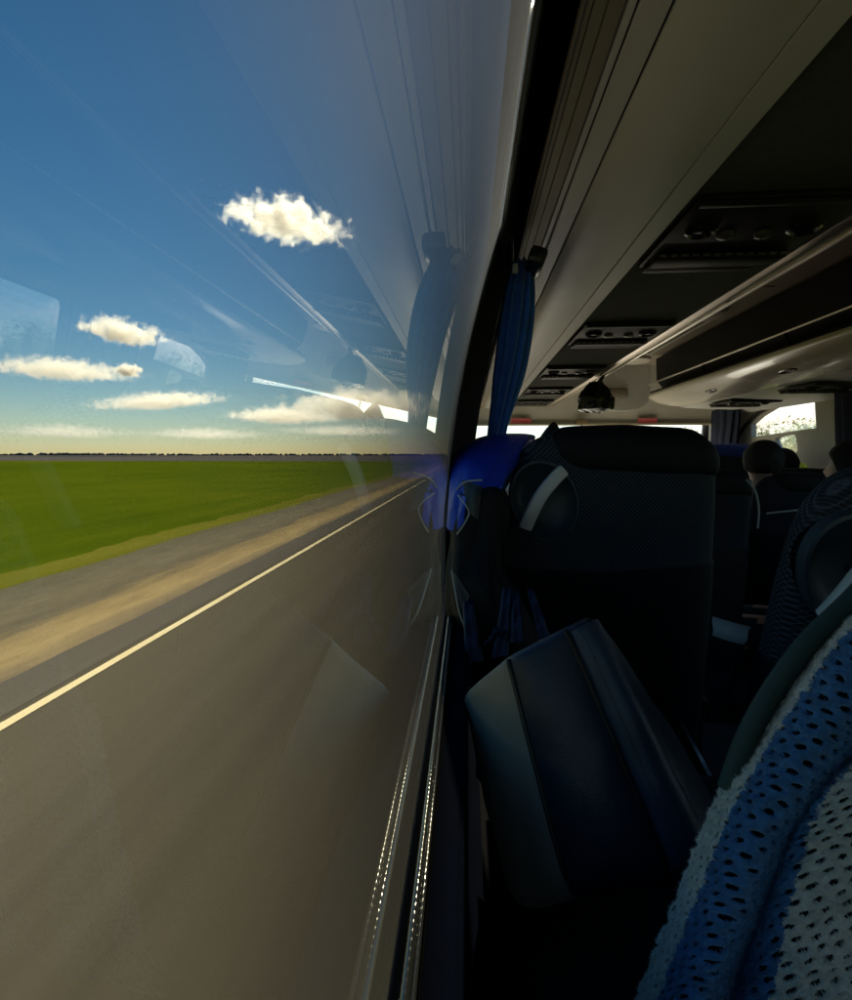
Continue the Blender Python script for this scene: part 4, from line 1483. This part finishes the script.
# black chest and hem below it
bo = loft([(.022, 1.02, -.050, .02, .03), (.018, 1.00, -.065, .044, .07), (.016, .99, -.11, .052, .075), (.014, .98, -.17, .052, .075), (.016, .96, -.22, .056, .07), (.034, .95, -.27, .062, .07), (.05, .94, -.31, .066, .06), (.066, .94, -.36, .062, .05), (.075, .94, -.48, .056, .04), (.08, .94, -.60, .052, .03)], folds=.010, seed=5)
mb = MB().rings(bo)
mb.build('body', M['jacket_black'], jk, smooth=70)
V_ = [p for r_ in bo for p in r_]
nn = len(bo[0])
F_ = [(i * nn + j, i * nn + (j + 1) % nn, (i + 1) * nn + (j + 1) % nn, (i + 1) * nn + j) for i in range(len(bo) - 1) for j in range(nn)]
bvh_b = BVHTree.FromPolygons(V_, F_)
V2 = [p for r_ in sh for p in r_]
F2 = [(i * nn + j, i * nn + (j + 1) % nn, (i + 1) * nn + (j + 1) % nn, (i + 1) * nn + j) for i in range(len(sh) - 1) for j in range(nn)]
bvh_s = BVHTree.FromPolygons(V2, F2)


def on_jacket(px, py, lift=.002, dflt=.95):
    d = ray(px, py).normalized()
    best = None
    for b in (bvh_b, bvh_s):
        h = b.ray_cast(Vector((0, 0, 0)), d)
        if h[0] is not None and (best is None or h[3] < best[3]):
            best = h
    if best is None:
        return at(px, py, dflt)
    return best[0] - d * lift


def jpipe(pts, r=.0018):
    p = [on_jacket(q.x, q.y, .0015) for q in cr([Vector((a, b, 0)) for a, b in pts], 30)]
    MB().tube(p, r, 6).build('piping', M['piping'], jk)


def jpatch(name, poly, mat, lift=.003, n=10):
    # quad patch lying on the cloth, corners given clockwise
    a, b, c_, d = [Vector((p[0], p[1], 0)) for p in poly]
    rows = []
    for i in range(n + 1):
        rows.append([on_jacket(*(a.lerp(b, j / n).lerp(d.lerp(c_, j / n), i / n)).xy, lift) for j in range(n + 1)])
    mb_ = MB()
    mb_.rings(rows, closed=False)
    mb_.rings([[p + Vector((0, .004, 0)) for p in r_] for r_ in rows], closed=False)
    return mb_.build(name, mat, jk, smooth=70, normals=False)


jpatch('chest_stripe', [(458, 494), (466, 497), (464, 522), (457, 530)], M['jacket_blue'])
jpatch('side_flap', [(450, 572), (456, 574), (470, 596), (463, 614)], M['jacket_grey'])
jpatch('cuff_panel', [(462, 480), (482, 486), (478, 520), (468, 512)], M['jacket_grey'])
jpipe([(457, 490), (462, 484), (470, 481), (482, 480)])
jpipe([(458, 495), (465, 504), (469, 513), (464, 524), (457, 534)])
jpipe([(452, 570), (456, 595), (460, 614), (466, 630), (471, 648)])
# folded navy straps of cloth below
for k, (a, b, wd_) in enumerate((((468, 602), (474, 660), 9), ((507, 588), (500, 655), 8), ((515, 592), (517, 640), 7), ((486, 645), (500, 630), 6), ((530, 590), (545, 640), 6))):
    p0, p1 = at(a[0], a[1], .86), at(b[0], b[1], .80)
    m_ = p0.lerp(p1, .5) + Vector((0, -.01, 0))
    P_ = cr([p0, m_, p1], 16)
    rings = []
    for i, p in enumerate(P_):
        w_ = wd_ * .85 / FPX * (.55 + .45 * i / 16)
        rings.append([p + Vector((w_ * math.cos(q), .010 * math.sin(q) + .003 * math.sin(3 * q), .002 * math.sin(2 * q + i))) for q in [2 * math.pi * j / 16 for j in range(16)]])
    MB().rings(rings).build('hanging_fold', M['jacket_navy'], jk, smooth=60)

# pointed black hood above the seat ahead
hd_ = MB()
base_ = at(551, 436, 1.84)
rings = []
for i in range(12):
    t_ = i / 11
    r_ = .052 * (1 - t_) ** .75 + .002
    rings.append([base_ + Vector((r_ * math.cos(a) + .008 * t_, r_ * .8 * math.sin(a), -.03 + .078 * t_)) for a in [2 * math.pi * k / 20 for k in range(20)]])
rings.insert(0, [p + Vector((0, 0, -.16)) + (p - base_) * .8 for p in rings[0]])
hd_.rings(rings)
tag(hd_.build('hood', M['cloth_dark'], smooth=60), 'pointed black hood peeking over the top of the seat ahead', 'hood')

# ------------------------------------------------------------------ dark sack hanging from the left rack rail
c = at(596, 397, 3.2)
rings = []
for i in range(22):
    t_ = i / 21
    z = c.z + .085 - .175 * t_
    r_ = .035 + .065 * math.sin(min(1, t_ * 1.15) * math.pi * .62) if t_ < .9 else .098 * (1 - (t_ - .9) * 6)
    ring = []
    for k in range(40):
        a = 2 * math.pi * k / 40
        f = 1 + .16 * noise.noise((math.cos(a) * 2.4, math.sin(a) * 2.4, t_ * 5)) + .10 * math.sin(7 * a + t_ * 3)
        ring.append(Vector((c.x + r_ * f * math.cos(a), c.y + r_ * f * math.sin(a), z + .008 * noise.noise((a * 2, t_ * 7, 1)))))
    rings.append(ring)
sk = thing('carrier_bag', OFF + Vector((c.x, c.y, c.z - .09)), 'crumpled black bag hanging from the left rack rail near the front', 'bag')
MB().rings(rings).build('sack', M['sack'], sk, smooth=30)
MB().tube([(c.x - .01, c.y - .03, c.z + .07), (.792, c.y - .01, .478), (c.x + .02, c.y + .03, c.z + .07)], .006, 8).build('strap', M['sack'], sk)


# ------------------------------------------------------------------ passengers
def person(loc, label, hair_mat, top_mat, turn=0.0):
    vs_ = [(0, 0, .50), (0, -.02, .70), (0, -.03, .90), (0, -.02, 1.00), (0, 0, 1.07), (0, .015, 1.14), (0, .02, 1.21), (0, .015, 1.255),
           (-.17, -.02, .93), (-.22, .02, .72), (-.17, .22, .66), (.17, -.02, .93), (.22, .02, .72), (.17, .22, .66),
           (-.09, .06, .50), (-.10, .42, .50), (-.10, .46, .08), (-.10, .58, .06), (.09, .06, .50), (.10, .42, .50), (.10, .46, .08), (.10, .58, .06)]
    es = [(0, 1), (1, 2), (2, 3), (3, 4), (4, 5), (5, 6), (6, 7), (2, 8), (8, 9), (9, 10), (2, 11), (11, 12), (12, 13), (0, 14), (14, 15), (15, 16), (16, 17), (0, 18), (18, 19), (19, 20), (20, 21)]
    rad = [.15, .145, .15, .075, .055, .088, .092, .055, .07, .05, .04, .07, .05, .04, .095, .07, .045, .04, .095, .07, .045, .04]
    me = bpy.data.meshes.new('person')
    me.from_pydata(vs_, es, [])
    o_ = bpy.data.objects.new('tmp', me)
    C.objects.link(o_)
    sk_ = o_.modifiers.new('skin', 'SKIN')
    o_.modifiers.new('sub', 'SUBSURF').levels = 2
    for i, v in enumerate(me.skin_vertices[0].data):
        v.radius = (rad[i], rad[i] * (.8 if i in (0, 1, 2) else 1.0))
        v.use_root = (i == 0)
    dg = bpy.context.evaluated_depsgraph_get()
    dg.update()
    m2 = bpy.data.meshes.new_from_object(o_.evaluated_get(dg))
    bpy.data.objects.remove(o_)
    # a face: brow, nose and chin pushed out on the front, ears at the sides
    for v in m2.vertices:
        p = v.co
        if p.z > 1.08:
            p.x *= .88
            if p.y > .05:
                p.y += .022 * math.exp(-((p.x / .014) ** 2 + ((p.z - 1.165) / .022) ** 2)) + .008 * math.exp(-((p.z - 1.105) / .02) ** 2 - (p.x / .03) ** 2)
            if abs(p.x) > .06:
                p.x += math.copysign(.014 * math.exp(-(((p.z - 1.165) / .028) ** 2 + ((p.y - .0) / .02) ** 2)), p.x)
    m2.materials.clear()
    for q in (top_mat, M['skin']):
        m2.materials.append(q)
    for f in m2.polygons:
        f.material_index = 1 if f.center.z > 1.03 or (f.center.y > .20 and .56 < f.center.z < .8) else 0
        f.use_smooth = True
    m2.name = 'person'
    b_ = bpy.data.objects.new('person', m2)
    C.objects.link(b_)
    b_.location = loc
    b_.rotation_euler = (0, 0, turn)
    tag(b_, label, 'person', 'passengers in the coach')
    rings = []
    for i in range(20):
        t_ = i / 19
        ph = t_ * math.pi * .74
        z = 1.19 + .108 * math.cos(ph)
        r_ = (.098 * math.sin(ph) + .004) * (1 + .10 * max(0, (t_ - .7) / .3)) * (1 - .20 * max(0, (t_ - .82) / .18) ** 2)
        ring = []
        for k in range(40):
            a = 2 * math.pi * k / 40
            ca, sa = math.cos(a), math.sin(a)
            face = max(0, sa) ** 2 * max(0, t_ - .45) * 1.1
            fz = 1 + .06 * noise.noise((ca * 4, sa * 4, t_ * 6)) + .05 * noise.noise((ca * 16, sa * 16, t_ * 9)) + (.05 * noise.noise((ca * 30, sa * 30, 3)) if t_ > .8 else 0)
            ring.append(Vector((r_ * ca * .92 * fz, .008 + r_ * sa * (1.08 - face * 1.2) * fz, z + face * .10)))
        rings.append(ring)
    h_ = MB(Z0)
    h_.rings(rings)
    ho = h_.build('hair', hair_mat, None, smooth=70)
    ho.parent = b_
    return b_


person((1.60, 3.02, FZ - .065), 'passenger with dark hair seen from behind above the pale edged seat', M['hair'], M['cloth_dark'])
person((2.09, 3.72, FZ - .10), 'passenger half hidden behind another dark haired head, beside the yellow green door panes', M['hair'], M['cloth_dark'])
person((1.49, 2.14, FZ - .085), 'short haired passenger at the right picture edge with the ear and cheek lit warm', M['hair'], M['cloth_dark'], turn=R(50))
print('TRIS', sum(len(o.data.polygons) for o in scene.objects if o.type == 'MESH'))
